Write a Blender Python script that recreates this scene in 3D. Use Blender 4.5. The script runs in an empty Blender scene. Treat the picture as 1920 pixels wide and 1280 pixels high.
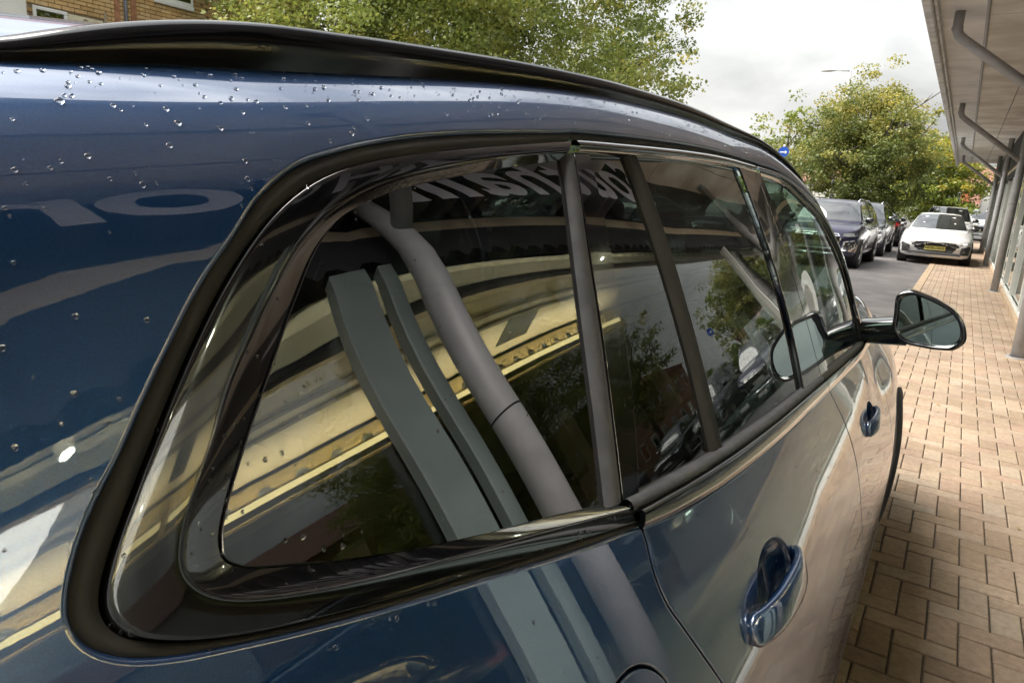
import bpy, bmesh, math, random
import numpy as np
from mathutils import Vector, Matrix
from mathutils.geometry import delaunay_2d_cdt
from mathutils.bvhtree import BVHTree

random.seed(7); rng = np.random.default_rng(7)
scene = bpy.context.scene
COL = scene.collection

# ------------------------------------------------------------------ camera, sky, sun, exposure
CAM = np.array([0.0, 0.0, 1.525])
YAW, PITCH, ROLL, FPX = .5585, .2246, -.0637, 1300.0
def cam_axes():
    cy, sy, cp, sp = math.cos(YAW), math.sin(YAW), math.cos(PITCH), math.sin(PITCH)
    f = np.array([-sy*cp, cy*cp, -sp]); r = np.array([cy, sy, 0]); d = np.cross(f, r)
    return r*math.cos(ROLL)+d*math.sin(ROLL), -r*math.sin(ROLL)+d*math.cos(ROLL), f
_r, _d, _f = cam_axes()
cam = bpy.data.cameras.new('camera'); cam_o = bpy.data.objects.new('camera', cam); COL.objects.link(cam_o)
M = Matrix.Identity(4)
for i in range(3):
    M[i][0] = _r[i]; M[i][1] = -_d[i]; M[i][2] = -_f[i]; M[i][3] = CAM[i]
cam_o.matrix_world = M
cam.sensor_width = 36.0; cam.lens = 36.0*FPX/1920.0; cam.clip_start = .02; cam.clip_end = 2000
scene.camera = cam_o

SUN_EL, SUN_AZ = math.radians(48), math.radians(-112)      # azimuth from +Y, towards -X (left of the street)
world = bpy.data.worlds.new('World'); scene.world = world; world.use_nodes = True
wn, wl = world.node_tree.nodes, world.node_tree.links
wn.clear()
w_out = wn.new('ShaderNodeOutputWorld'); w_bg = wn.new('ShaderNodeBackground')
sky = wn.new('ShaderNodeTexSky'); sky.sky_type = 'NISHITA'; sky.sun_disc = False
sky.sun_elevation = SUN_EL; sky.sun_rotation = SUN_AZ; sky.air_density = 2.0; sky.dust_density = 6.0
tc = wn.new('ShaderNodeTexCoord'); mp = wn.new('ShaderNodeMapping'); mp.inputs['Scale'].default_value = (1.0, 1.0, 2.6)
nz = wn.new('ShaderNodeTexNoise'); nz.inputs['Scale'].default_value = 2.9; nz.inputs['Detail'].default_value = 6; nz.inputs['Roughness'].default_value = .52
nz.inputs['Distortion'].default_value = .35
cr = wn.new('ShaderNodeValToRGB')
cr.color_ramp.elements[0].position = .33; cr.color_ramp.elements[0].color = (1.9, 1.95, 2.02, 1)
cr.color_ramp.elements[1].position = .64; cr.color_ramp.elements[1].color = (4.6, 4.6, 4.55, 1)
mx = wn.new('ShaderNodeMix'); mx.data_type = 'RGBA'; mx.inputs[0].default_value = .88
wl.new(tc.outputs['Generated'], mp.inputs['Vector']); wl.new(mp.outputs[0], nz.inputs['Vector'])
wl.new(nz.outputs['Fac'], cr.inputs[0]); wl.new(sky.outputs[0], mx.inputs[6]); wl.new(cr.outputs[0], mx.inputs[7])
# an overcast sky is brightest overhead: luminance grows with the sine of the elevation
sp = wn.new('ShaderNodeSeparateXYZ'); wl.new(tc.outputs['Generated'], sp.inputs[0])
el = wn.new('ShaderNodeMapRange'); el.inputs['From Min'].default_value = 0; el.inputs['From Max'].default_value = 1; el.inputs['To Min'].default_value = 1.0; el.inputs['To Max'].default_value = 3.0
wl.new(sp.outputs['Z'], el.inputs[0])
sc_ = wn.new('ShaderNodeVectorMath'); sc_.operation = 'SCALE'; wl.new(mx.outputs[2], sc_.inputs[0]); wl.new(el.outputs[0], sc_.inputs['Scale'])
wl.new(sc_.outputs[0], w_bg.inputs['Color']); w_bg.inputs['Strength'].default_value = .0345
wl.new(w_bg.outputs[0], w_out.inputs['Surface'])

sun = bpy.data.lights.new('sun', 'SUN'); sun.energy = 1.5; sun.angle = math.radians(55); sun.color = (1.0, .96, .9)
sun_o = bpy.data.objects.new('sun', sun); COL.objects.link(sun_o)
sd = Vector((math.sin(SUN_AZ)*math.cos(SUN_EL), math.cos(SUN_AZ)*math.cos(SUN_EL), math.sin(SUN_EL)))
sun_o.rotation_euler = sd.to_track_quat('Z', 'Y').to_euler()

vs = scene.view_settings
vs.view_transform = 'Standard'; vs.look = 'None'; vs.exposure = 2.55; vs.gamma = 1.0; vs.use_curve_mapping = False
scene.cycles.use_denoising = True
scene.cycles.max_bounces = 12; scene.cycles.diffuse_bounces = 4; scene.cycles.glossy_bounces = 6
scene.cycles.transmission_bounces = 8; scene.cycles.transparent_max_bounces = 24
scene.cycles.sample_clamp_indirect = 6.0
scene.cycles.caustics_reflective = False; scene.cycles.caustics_refractive = False

# ------------------------------------------------------------------ helpers
def tag(o, label=None, cat=None, group=None, kind=None):
    if label: o['label'] = label
    if cat: o['category'] = cat
    if group: o['group'] = group
    if kind: o['kind'] = kind
    return o
def empty(name, loc=(0, 0, 0), parent=None):
    o = bpy.data.objects.new(name, None); COL.objects.link(o); o.location = loc; o.parent = parent
    o.empty_display_size = .1
    return o
def worg(p):
    v = np.zeros(3)
    while p is not None:
        v += np.array(p.location); p = p.parent
    return v
def build(name, V, F, mat, parent=None, smooth=True, normals=None, kind=None, org=None):
    """one mesh object; V in world space (the parent's own origin is taken off)"""
    V = np.asarray(V, float)
    if org is not None: V = V-np.asarray(org)
    elif parent is not None: V = V-worg(parent)
    me = bpy.data.meshes.new(name); me.from_pydata(V.tolist(), [], [list(map(int, f)) for f in F]); me.update()
    if smooth: me.polygons.foreach_set('use_smooth', np.ones(len(me.polygons), bool))
    if normals is not None: me.normals_split_custom_set_from_vertices(np.asarray(normals, float).tolist())
    o = bpy.data.objects.new(name, me); COL.objects.link(o)
    if mat: me.materials.append(mat)
    if parent is not None: o.parent = parent
    if org is not None: o.location = org
    if kind: o['kind'] = kind
    return o
class MB:
    """collects simple shapes into one mesh"""
    def __init__(s): s.V = []; s.F = []
    def add(s, V, F):
        n = len(s.V); s.V += [tuple(map(float, v)) for v in V]; s.F += [[i+n for i in f] for f in F]; return s
    def box(s, lo, hi, bev=0.0, M=None):
        lo = np.array(lo, float); hi = np.array(hi, float)
        if bev <= 0:
            V = [(x, y, z) for x in (lo[0], hi[0]) for y in (lo[1], hi[1]) for z in (lo[2], hi[2])]
            F = [(0, 1, 3, 2), (4, 6, 7, 5), (0, 4, 5, 1), (2, 3, 7, 6), (0, 2, 6, 4), (1, 5, 7, 3)]
        else:
            bm = bmesh.new(); bmesh.ops.create_cube(bm, size=1)
            for v in bm.verts: v.co = Vector([(lo[i]+hi[i])/2+v.co[i]*(hi[i]-lo[i]) for i in range(3)])
            bmesh.ops.bevel(bm, geom=bm.edges[:], offset=bev, segments=1, affect='EDGES', profile=.5)
            bm.verts.index_update(); V = [tuple(v.co) for v in bm.verts]; F = [[v.index for v in f.verts] for f in bm.faces]; bm.free()
        if M is not None: V = [tuple(M @ Vector(v)) for v in V]
        return s.add(V, F)
    def tube(s, path, r, seg=12, cap=True, squash=None):
        P = [np.array(p, float) for p in path]; R = r if hasattr(r, '__len__') else [r]*len(P)
        up0 = None; V = []; F = []
        for i, p in enumerate(P):
            t = P[min(i+1, len(P)-1)]-P[max(i-1, 0)]; t /= np.linalg.norm(t)+1e-12
            if up0 is None: up0 = np.array([0, 0, 1.]) if abs(t[2]) < .9 else np.array([1., 0, 0])
            a = np.cross(t, up0); a /= np.linalg.norm(a)+1e-12; b = np.cross(a, t); up0 = b
            sx, sy = squash if squash else (1, 1)
            for k in range(seg):
                th = 2*math.pi*k/seg; V.append(p+R[i]*(a*math.cos(th)*sx+b*math.sin(th)*sy))
        for i in range(len(P)-1):
            for k in range(seg):
                k2 = (k+1) % seg; F.append((i*seg+k, i*seg+k2, (i+1)*seg+k2, (i+1)*seg+k))
        if cap: F.append(tuple(range(seg))[::-1]); F.append(tuple((len(P)-1)*seg+k for k in range(seg)))
        return s.add(V, F)
    def lathe(s, prof, seg=32, axis='x', c=(0, 0, 0)):
        V = []; F = []; n = len(prof)
        for k in range(seg):
            th = 2*math.pi*k/seg; cs, sn = math.cos(th), math.sin(th)
            for (a, r) in prof:
                q = {'x': (a, r*cs, r*sn), 'y': (r*cs, a, r*sn), 'z': (r*cs, r*sn, a)}[axis]
                V.append((q[0]+c[0], q[1]+c[1], q[2]+c[2]))
        for k in range(seg):
            k2 = (k+1) % seg
            for i in range(n-1): F.append((k*n+i, k*n+i+1, k2*n+i+1, k2*n+i))
        return s.add(V, F)
    def flat(s, z0, k): s.V = [(v[0], v[1], z0+(v[2]-z0)*k) for v in s.V]; return s
    def build(s, name, mat, parent=None, smooth=False, **k): return build(name, s.V, s.F, mat, parent, smooth, **k)
def grid_faces(n, m, closed=False):
    F = []
    for i in range(n-1 if not closed else n):
        i2 = (i+1) % n
        for j in range(m-1): F.append((i*m+j, i2*m+j, i2*m+j+1, i*m+j+1))
    return F
def fix_normals(o):
    bm = bmesh.new(); bm.from_mesh(o.data); bmesh.ops.recalc_face_normals(bm, faces=bm.faces[:]); bm.to_mesh(o.data); bm.free(); return o
def catmull(P, n_per=8, closed=False):
    P = [np.array(p, float) for p in P]; out = []; n = len(P)
    for i in range(n if closed else n-1):
        p1, p2 = P[i], P[(i+1) % n]
        p0 = P[i-1] if (closed or i > 0) else 2*p1-p2
        p3 = P[(i+2) % n] if (closed or i+2 < n) else 2*p2-p1
        # centripetal-like tangents limited by neighbouring chord lengths
        d0 = np.linalg.norm(p1-p0)+1e-9; d1 = np.linalg.norm(p2-p1)+1e-9; d2 = np.linalg.norm(p3-p2)+1e-9
        m1 = ((p1-p0)/d0*d1+(p2-p1)/d1*d0)/(d0+d1)*d1; m2 = ((p2-p1)/d1*d2+(p3-p2)/d2*d1)/(d1+d2)*d1
        for k in range(n_per):
            t = k/n_per; t2 = t*t; t3 = t2*t
            out.append((2*t3-3*t2+1)*p1+(t3-2*t2+t)*m1+(-2*t3+3*t2)*p2+(t3-t2)*m2)
    if not closed: out.append(P[-1])
    return np.array(out)
def resample(P, n, closed=False):
    P = np.asarray(P, float)
    if closed: P = np.vstack([P, P[:1]])
    d = np.r_[0, np.cumsum(np.linalg.norm(np.diff(P, axis=0), axis=1))]
    s = np.linspace(0, d[-1], n+1)[:-1] if closed else np.linspace(0, d[-1], n)
    return np.stack([np.interp(s, d, P[:, k]) for k in range(P.shape[1])], 1)

# ------------------------------------------------------------------ materials
def newmat(name):
    m = bpy.data.materials.new(name); m.use_nodes = True
    nt = m.node_tree; return m, nt.nodes, nt.links, nt.nodes['Principled BSDF']
def mat(name, col, rough=.5, metal=0.0, var=0.0, scale=8.0, bump=0.0, bscale=60.0, spec=.5, coat=0.0, coat_ior=1.5, dark=None, rvar=0.0, **kw):
    """principled material with procedural colour variation, roughness wear and fine relief"""
    m, N, L, b = newmat(name)
    b.inputs['Base Color'].default_value = (*col, 1); b.inputs['Roughness'].default_value = rough; b.inputs['Metallic'].default_value = metal
    b.inputs['Specular IOR Level'].default_value = spec
    if coat: b.inputs['Coat Weight'].default_value = coat; b.inputs['Coat Roughness'].default_value = kw.get('coat_rough', .015); b.inputs['Coat IOR'].default_value = coat_ior
    t = N.new('ShaderNodeTexCoord')
    if var or dark:
        n = N.new('ShaderNodeTexNoise'); n.inputs['Scale'].default_value = scale; n.inputs['Detail'].default_value = 5
        L.new(t.outputs['Object'], n.inputs['Vector'])
        r = N.new('ShaderNodeValToRGB'); d = dark if dark else tuple(c*(1-var) for c in col); h = tuple(min(1, c*(1+var)) for c in col)
        r.color_ramp.elements[0].position = .35; r.color_ramp.elements[0].color = (*d, 1)
        r.color_ramp.elements[1].position = .65; r.color_ramp.elements[1].color = (*h, 1)
        L.new(n.outputs['Fac'], r.inputs[0]); L.new(r.outputs[0], b.inputs['Base Color'])
        if rvar:
            a = N.new('ShaderNodeMapRange'); a.inputs['To Min'].default_value = max(0, rough-rvar); a.inputs['To Max'].default_value = min(1, rough+rvar)
            L.new(n.outputs['Fac'], a.inputs[0]); L.new(a.outputs[0], b.inputs['Roughness'])
    if bump:
        n2 = N.new('ShaderNodeTexNoise'); n2.inputs['Scale'].default_value = bscale; n2.inputs['Detail'].default_value = 4
        L.new(t.outputs['Object'], n2.inputs['Vector'])
        bp = N.new('ShaderNodeBump'); bp.inputs['Strength'].default_value = bump; bp.inputs['Distance'].default_value = kw.get('bdist', .004)
        L.new(n2.outputs['Fac'], bp.inputs['Height']); L.new(bp.outputs[0], b.inputs['Normal'])
    return m
def glassmat(name, tint, f0=.05, rough=0.0, refl=(1, 1, 1)):
    """a pane: transparent with its tint, mirror by Schlick's law on the facing angle"""
    m, N, L, b = newmat(name); N.remove(b); out = N['Material Output']
    lw = N.new('ShaderNodeLayerWeight'); lw.inputs['Blend'].default_value = .5
    pw = N.new('ShaderNodeMath'); pw.operation = 'POWER'; pw.inputs[1].default_value = 5
    mr = N.new('ShaderNodeMapRange'); mr.inputs['To Min'].default_value = f0; mr.inputs['To Max'].default_value = 1
    tr = N.new('ShaderNodeBsdfTransparent'); tr.inputs['Color'].default_value = (*tint, 1)
    gl = N.new('ShaderNodeBsdfGlossy'); gl.inputs['Roughness'].default_value = rough; gl.inputs['Color'].default_value = (*refl, 1)
    mx = N.new('ShaderNodeMixShader')
    L.new(lw.outputs['Facing'], pw.inputs[0]); L.new(pw.outputs[0], mr.inputs[0]); L.new(mr.outputs[0], mx.inputs[0])
    L.new(tr.outputs[0], mx.inputs[1]); L.new(gl.outputs[0], mx.inputs[2]); L.new(mx.outputs[0], out.inputs['Surface'])
    return m
def emis(name, col, s):
    m, N, L, b = newmat(name)
    b.inputs['Base Color'].default_value = (*col, 1); b.inputs['Emission Color'].default_value = (*col, 1); b.inputs['Emission Strength'].default_value = s
    return m
def brickmat(name, cols, rough=.85, nscale=30.0, bump=.35):
    """colour of each piece from its own random number (object and island), grain by noise"""
    m, N, L, b = newmat(name); b.inputs['Roughness'].default_value = rough; b.inputs['Specular IOR Level'].default_value = .3
    oi = N.new('ShaderNodeObjectInfo'); ge = N.new('ShaderNodeNewGeometry'); t = N.new('ShaderNodeTexCoord')
    ad = N.new('ShaderNodeMath'); ad.operation = 'ADD'; fr = N.new('ShaderNodeMath'); fr.operation = 'FRACT'
    L.new(oi.outputs['Random'], ad.inputs[0]); L.new(ge.outputs['Random Per Island'], ad.inputs[1]); L.new(ad.outputs[0], fr.inputs[0])
    r = N.new('ShaderNodeValToRGB'); e = r.color_ramp.elements
    e[0].color = (*cols[0], 1); e[1].color = (*cols[-1], 1)
    for i, c in enumerate(cols[1:-1]): x = e.new((i+1)/(len(cols)-1)); x.color = (*c, 1)
    L.new(fr.outputs[0], r.inputs[0])
    n = N.new('ShaderNodeTexNoise'); n.inputs['Scale'].default_value = nscale; n.inputs['Detail'].default_value = 6; n.inputs['Roughness'].default_value = .65
    L.new(ge.outputs['Position'], n.inputs['Vector'])
    n3 = N.new('ShaderNodeTexNoise'); n3.inputs['Scale'].default_value = 1.7; n3.inputs['Detail'].default_value = 3; L.new(ge.outputs['Position'], n3.inputs['Vector'])
    mr = N.new('ShaderNodeMapRange'); mr.inputs['From Min'].default_value = .3; mr.inputs['From Max'].default_value = .7; mr.inputs['To Min'].default_value = .78; mr.inputs['To Max'].default_value = 1.16
    L.new(n.outputs['Fac'], mr.inputs[0])
    mr3 = N.new('ShaderNodeMapRange'); mr3.inputs['From Min'].default_value = .3; mr3.inputs['From Max'].default_value = .7; mr3.inputs['To Min'].default_value = .74; mr3.inputs['To Max'].default_value = 1.12
    L.new(n3.outputs['Fac'], mr3.inputs[0])
    mu = N.new('ShaderNodeMath'); mu.operation = 'MULTIPLY'; L.new(mr.outputs[0], mu.inputs[0]); L.new(mr3.outputs[0], mu.inputs[1])
    vm = N.new('ShaderNodeVectorMath'); vm.operation = 'SCALE'; L.new(r.outputs[0], vm.inputs[0]); L.new(mu.outputs[0], vm.inputs['Scale'])
    # pale grit
    v = N.new('ShaderNodeTexVoronoi'); v.inputs['Scale'].default_value = 70; L.new(ge.outputs['Position'], v.inputs['Vector'])
    lt = N.new('ShaderNodeMath'); lt.operation = 'LESS_THAN'; lt.inputs[1].default_value = .085; L.new(v.outputs['Distance'], lt.inputs[0])
    sm = N.new('ShaderNodeMix'); sm.data_type = 'RGBA'; sm.inputs[7].default_value = (.75, .68, .55, 1)
    L.new(lt.outputs[0], sm.inputs[0]); L.new(vm.outputs[0], sm.inputs[6]); L.new(sm.outputs[2], b.inputs['Base Color'])
    bp = N.new('ShaderNodeBump'); bp.inputs['Strength'].default_value = bump; bp.inputs['Distance'].default_value = .002
    L.new(n.outputs['Fac'], bp.inputs['Height']); L.new(bp.outputs[0], b.inputs['Normal'])
    return m

MT = {}
MT['paver'] = brickmat('paver_clay', [(.32, .235, .165), (.385, .295, .21), (.42, .33, .245), (.365, .26, .19), (.41, .335, .255)])
MT['joint'] = mat('joint_sand', (.085, .066, .048), .95, var=.3, scale=40)
MT['kerb'] = mat('kerb_concrete', (.40, .30, .20), .85, var=.2, scale=9, bump=.3, bscale=120)
MT['asphalt'] = mat('asphalt', (.105, .098, .095), .8, var=.25, scale=3, bump=.5, bscale=220, rvar=.12)
MT['housebrick'] = brickmat('house_brick', [(.52, .33, .14), (.62, .42, .19), (.68, .49, .26), (.57, .36, .16)], nscale=14)
MT['mortar'] = mat('mortar', (.34, .27, .19), .9, var=.15, scale=10)
MT['white_pvc'] = mat('white_pvc', (.78, .78, .76), .35, var=.04, scale=4)
MT['cream'] = mat('cream_board', (.66, .60, .44), .7, var=.08, scale=3)
MT['render'] = mat('pale_render', (.70, .69, .63), .85, var=.08, scale=3)
MT['frame'] = mat('window_frame_cream', (.66, .68, .64), .45, var=.06, scale=4)
MT['greenpost'] = mat('green_grey_post', (.22, .27, .26), .35, var=.08, scale=5, rvar=.1)
MT['steel'] = mat('column_steel_grey', (.38, .38, .385), .42, var=.10, scale=7, rvar=.1)
MT['soffit'] = mat('soffit_board', (.76, .73, .67), .75, dark=(.60, .55, .47), var=.18, scale=1.3)
MT['soffit_strip'] = mat('soffit_strip', (.76, .75, .73), .65, var=.12, scale=2)
MT['gutter'] = mat('gutter_metal', (.70, .70, .69), .5, dark=(.52, .52, .51), var=.15, scale=5)
MT['fascia'] = mat('fascia_dark', (.016, .016, .019), .6, var=.3, scale=4)
MT['letter'] = mat('letter_grey', (.74, .73, .77), .5, var=.06, scale=6)
MT['letter_side'] = mat('letter_return', (.03, .03, .035), .6)
MT['beige'] = mat('beige_panel', (.60, .49, .33), .6, var=.10, scale=1.6)
MT['deck'] = mat('pale_deck', (.74, .71, .64), .5, var=.06, scale=2)
MT['gold'] = mat('brass_painted_beam', (.55, .43, .22), .35, metal=.5, var=.08, scale=5)
MT['floor'] = mat('showroom_tile', (.34, .31, .27), .25, var=.08, scale=2)
MT['darkwall'] = mat('dark_wall', (.15, .11, .062), .7, var=.2, scale=2)
MT['roofing'] = mat('roof_sheet', (.25, .25, .26), .6, var=.15, scale=2)
MT['shopglass'] = glassmat('shop_glass', (.80, .87, .83), .10)
MT['houseglass'] = glassmat('house_glass', (.42, .48, .36), .12)
MT['led'] = emis('warm_led', (1.0, .86, .66), 8.0)
MT['led_soft'] = emis('warm_diffuser', (1.0, .74, .36), .75)
MT['led_disc'] = emis('warm_downlight', (1.0, .90, .72), 30.0)
# ------------------------------------------------------------------ body surface of the blue car
def ip(y, xs, ys):
    xs = np.array(xs, float); ys = np.array(ys, float); h = np.diff(xs); d = np.diff(ys)/h
    m = np.zeros(len(xs)); m[0] = d[0]; m[-1] = d[-1]
    den = d[:-1]+d[1:]; m[1:-1] = np.where(d[:-1]*d[1:] > 0, 2*d[:-1]*d[1:]/np.where(np.abs(den) < 1e-12, 1e-12, den), 0)
    y = np.asarray(y, float); i = np.clip(np.searchsorted(xs, y)-1, 0, len(xs)-2)
    t = (y-xs[i])/h[i]; t2 = t*t; t3 = t2*t
    v = (2*t3-3*t2+1)*ys[i]+(t3-2*t2+t)*h[i]*m[i]+(-2*t3+3*t2)*ys[i+1]+(t3-t2)*h[i]*m[i+1]
    v = np.where(y < xs[0], ys[0]+m[0]*(y-xs[0]), v); return np.where(y > xs[-1], ys[-1]+m[-1]*(y-xs[-1]), v)
def pos2(v): return np.maximum(0,v)**2
def XF(y): y=np.asarray(y,float); return -.064-.060*pos2((1.3-y)/1.3)-.10*pos2(y-2.9)-.12*pos2(-.1-y)
def ZB(y): return ip(y,[-1,0,.4,.8,1.7,2.2,2.65,3.3,3.8,4.3],[1.36,1.285,1.245,1.205,1.14,1.105,1.075,1.045,.985,.86])
def ZT(y):
    z=ip(y,[-1,-.2,.2,.8,1.4,1.75,2.1,2.4,2.7,2.85],[1.47,1.51,1.535,1.575,1.592,1.585,1.525,1.36,1.11,.98])
    b=ZB(y)+.02; k=.02
    return np.logaddexp(z/k,b/k)*k
# knots
K=['sill','low','max','flank','handle','shoulder','belt','gl1','gl2','top','cant','shld','shld2','roof1','roof2','mid']
def ctrl(y):
    xf,zb,zt=XF(y),ZB(y),ZT(y)
    rt=.032*pos2((.95-y)/.65)
    w=(zt-zb); th=np.minimum(ip(y,[-1,1.5,2.1,2.6,3],[.47,.47,.375,.31,.3])*w,.22)+.012*pos2((.9-y)/.9)
    o0=.135; ot=o0+th
    u=np.clip((y-.2)/.8,0,1); q=1.0-2.3*u*u*(3-2*u)
    off=[.05,.012,0,.018,.060,o0-.050+.027,o0,o0+th*.30,o0+th*.635,ot,ot+.036+.005*q,ot+.085+.010*q,ot+.15+.012*q,ot+.27+.012*q,ot+.43+.008*q,.95]
    zz=[.24+0*y,.42+0*y,.62+0*y,np.maximum(zb-.36,.76),np.maximum(zb-.19,.90),zb-.055,zb,zb+(zt-zb)*.33,zb+(zt-zb)*.67,zt,zt+.040-.003*q,zt+.068-.006*q,zt+.086-.008*q,zt+.100-.009*q,zt+.110-.009*q,zt+.114-.008*q]
    ft=ip(y,[1.9,2.3,2.6,3.3,4.2],[0,.004,.024,.036,.045])*(y>1.9)
    tw=np.array([0,0,.05,.18,.33,.45,.52,.68,.84,1,1.05,1.05,1.0,.8,.4,0])
    xs=[xf-off[k]-(rt+ft)*tw[k] if k<len(off)-1 else (-.064-.95)+0*y for k in range(len(off))]
    return np.stack([np.broadcast_to(a,np.shape(y)) for a in xs],-1),np.stack([np.broadcast_to(a,np.shape(y)) for a in zz],-1)
def _knots():
    x,z=ctrl(np.array(1.3)); d=np.hypot(np.diff(x),np.diff(z)); return np.r_[0,np.cumsum(d**.75)]
T=_knots(); N=len(T)
def _nat():
    # matrix M: second derivs = M @ P
    h=np.diff(T); A=np.eye(N); B=np.zeros((N,N))
    for i in range(1,N-1):
        A[i,i-1]=h[i-1];A[i,i]=2*(h[i-1]+h[i]);A[i,i+1]=h[i]
        B[i,i-1]=6/h[i-1];B[i,i]=-6/h[i-1]-6/h[i];B[i,i+1]=6/h[i]
    return np.linalg.solve(A,B)
M2=_nat()
def basis(t):
    t=np.asarray(t,float); i=np.clip(np.searchsorted(T,t)-1,0,N-2); h=T[i+1]-T[i]
    a=(T[i+1]-t)/h; b=(t-T[i])/h
    E=np.eye(N)
    return a[...,None]*E[i]+b[...,None]*E[i+1]+((a**3-a)*h*h/6)[...,None]*M2[i]+((b**3-b)*h*h/6)[...,None]*M2[i+1]
def S(y,t):
    y=np.asarray(y,float)*np.ones_like(t); x,z=ctrl(y); b=basis(np.asarray(t,float)*np.ones_like(y))
    return np.stack([(b*x).sum(-1),y,(b*z).sum(-1)],-1)
def normal(y,t,e=1e-4):
    a=S(y+e,t)-S(y-e,t); b=S(y,t+e)-S(y,t-e); n=np.cross(a,b); n/=np.linalg.norm(n,axis=-1,keepdims=True); return n
def inside(pts, loop):
    x, y = pts[:, 0], pts[:, 1]; r = np.zeros(len(pts), bool); n = len(loop)
    for i in range(n):
        x1, y1 = loop[i]; x2, y2 = loop[(i+1) % n]
        c = (y1 > y) != (y2 > y)
        xi = (x2-x1)*(y-y1)/((y2-y1) if abs(y2-y1) > 1e-12 else 1e-12)+x1
        r ^= c & (x < xi)
    return r
def area(loop):
    x, y = loop[:, 0], loop[:, 1]; return .5*np.sum(x*np.roll(y, -1)-np.roll(x, -1)*y)
def fill(loops, g):
    """triangulate outer loop minus holes with interior grid points; loops are in metric-like plane units"""
    P = []; E = []
    for L in loops:
        n0 = len(P); P += [tuple(p) for p in L]; E += [(n0+i, n0+(i+1) % len(L)) for i in range(len(L))]
    nb = len(P); A = np.vstack(loops); lo, hi = A.min(0), A.max(0)
    gx, gy = np.meshgrid(np.arange(lo[0]+g/2, hi[0], g), np.arange(lo[1]+g/2, hi[1], g), indexing='ij')
    Q = np.stack([gx.ravel(), gy.ravel()], 1)
    k = inside(Q, loops[0])
    for H in loops[1:]: k &= ~inside(Q, H)
    Q = Q[k]
    if len(Q):
        d = np.full(len(Q), 1e9)
        for s in range(0, len(Q), 2000): d[s:s+2000] = np.sqrt(((Q[s:s+2000, None]-A[None])**2).sum(-1)).min(1)
        Q = Q[d > g*.45]
    allp = [Vector(p) for p in P]+[Vector(p) for p in Q]
    V, _, F, *_ = delaunay_2d_cdt(allp, E, [], 0, 1e-7)
    V = np.array([tuple(v) for v in V]); F = np.array([f for f in F if len(f) == 3])
    c = V[F].mean(1); k = inside(c, loops[0])
    for H in loops[1:]: k &= ~inside(c, H)
    return V, F[k]
# ------------------------------------------------------------------ ground, road, pavement
def sheet(name, x0, x1, y0, y1, z, mt, parent=None, n=2):
    xs = np.linspace(x0, x1, n); ys = np.linspace(y0, y1, n); V = [(x, y, z) for x in xs for y in ys]; F = [(i*n+j, (i+1)*n+j, (i+1)*n+j+1, i*n+j+1) for i in range(n-1) for j in range(n-1)]
    return build(name, V, F, mt, parent, False)
tag(sheet('ground', -400, 400, -400, 600, -.05, MT['asphalt']), kind='structure')
tag(sheet('road', -11, -.46, -30, 120, -.03, mat('road_asphalt', (.135, .125, .122), .75, var=.2, scale=2.2, bump=.5, bscale=250, rvar=.15)), kind='structure')
PAVE = sheet('pavement', -.465, .90, -12, 46, -.009, MT['joint']); tag(PAVE, kind='structure')
PX = .103; OX, OY = -.063, 2.843
def brick_mesh(lx, ly):
    g = .0030; c = .0040; V = []; F = []
    for (i, z) in [(g, -.05), (g, -.0035), (g+c, 0)]:
        V += [(i, i, z), (lx-i, i, z), (lx-i, ly-i, z), (i, ly-i, z)]
    for q in (0, 4):
        for k in range(4): F.append((q+k, q+(k+1) % 4, q+4+(k+1) % 4, q+4+k))
    F.append((8, 9, 10, 11)); return V, F
BT, BL = brick_mesh(2*PX, PX), brick_mesh(PX, 2*PX)
cells = []
for a in range(-260, 60):
    for b2 in range(-140, 60):
        gx, gy = a+2*b2, a-2*b2
        for kind, (x, y) in (('T', (gx, gy+1)), ('L', (gx, gy+3))):
            wx, wy = OX+x*PX, OY-y*PX
            lx, ly = (2*PX, PX) if kind == 'T' else (PX, 2*PX)
            if wx+lx < -.43 or wx > .86 or wy < -1.2 or wy > 26: continue
            cells.append((wx, wy, kind))
cells = sorted(set(cells), key=lambda c: (c[1] if c[0] > -.16 and c[1] > 1.45 else 1000+abs(c[1])))
mesh_cache = {}
def hcol(wx, wy): return random.uniform(-.0016, .0012)
def clipped(wx, kd):
    lx = 2*PX if kd == 'T' else PX; return wx < -.462 or wx+lx > .895
near = [c for c in cells if not clipped(c[0], c[2])][:300]; nset = set(near)
for (wx, wy, kd) in near:
    if kd not in mesh_cache:
        V, F = BT if kd == 'T' else BL
        me = bpy.data.meshes.new('brick'); me.from_pydata(V, [], F); me.materials.append(MT['paver']); mesh_cache[kd] = me
    o = bpy.data.objects.new('brick', mesh_cache[kd]); COL.objects.link(o); o.parent = PAVE; o.location = (wx, wy, hcol(wx, wy))
    o.rotation_euler = (random.gauss(0, .004), random.gauss(0, .004), random.gauss(0, .003))
b = MB()
for (wx, wy, kd) in cells:
    if (wx, wy, kd) in nset: continue
    V, F = BT if kd == 'T' else BL; dz = hcol(wx, wy); b.add([(min(max(v[0]+wx, -.462+(.004 if v[2] == 0 else 0)), .895), v[1]+wy, v[2]+dz) for v in V], F)
b.build('far_bricks', MT['paver'], PAVE, kind='stuff')
sheet('paving_beyond', -.46, .90, 26.2, 46, -.003, MT['paver'], PAVE)
rgl = np.random.default_rng(21); n = 70
P = np.stack([rgl.uniform(-.40, .86, n), rgl.uniform(1.8, 14, n), rgl.uniform(.004, .010, n)], 1); P[:35, 0] = .86-np.abs(rgl.normal(0, .06, 35))
a_ = rgl.uniform(0, 6.28, n); sz = rgl.uniform(.010, .024, n); V = []
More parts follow.
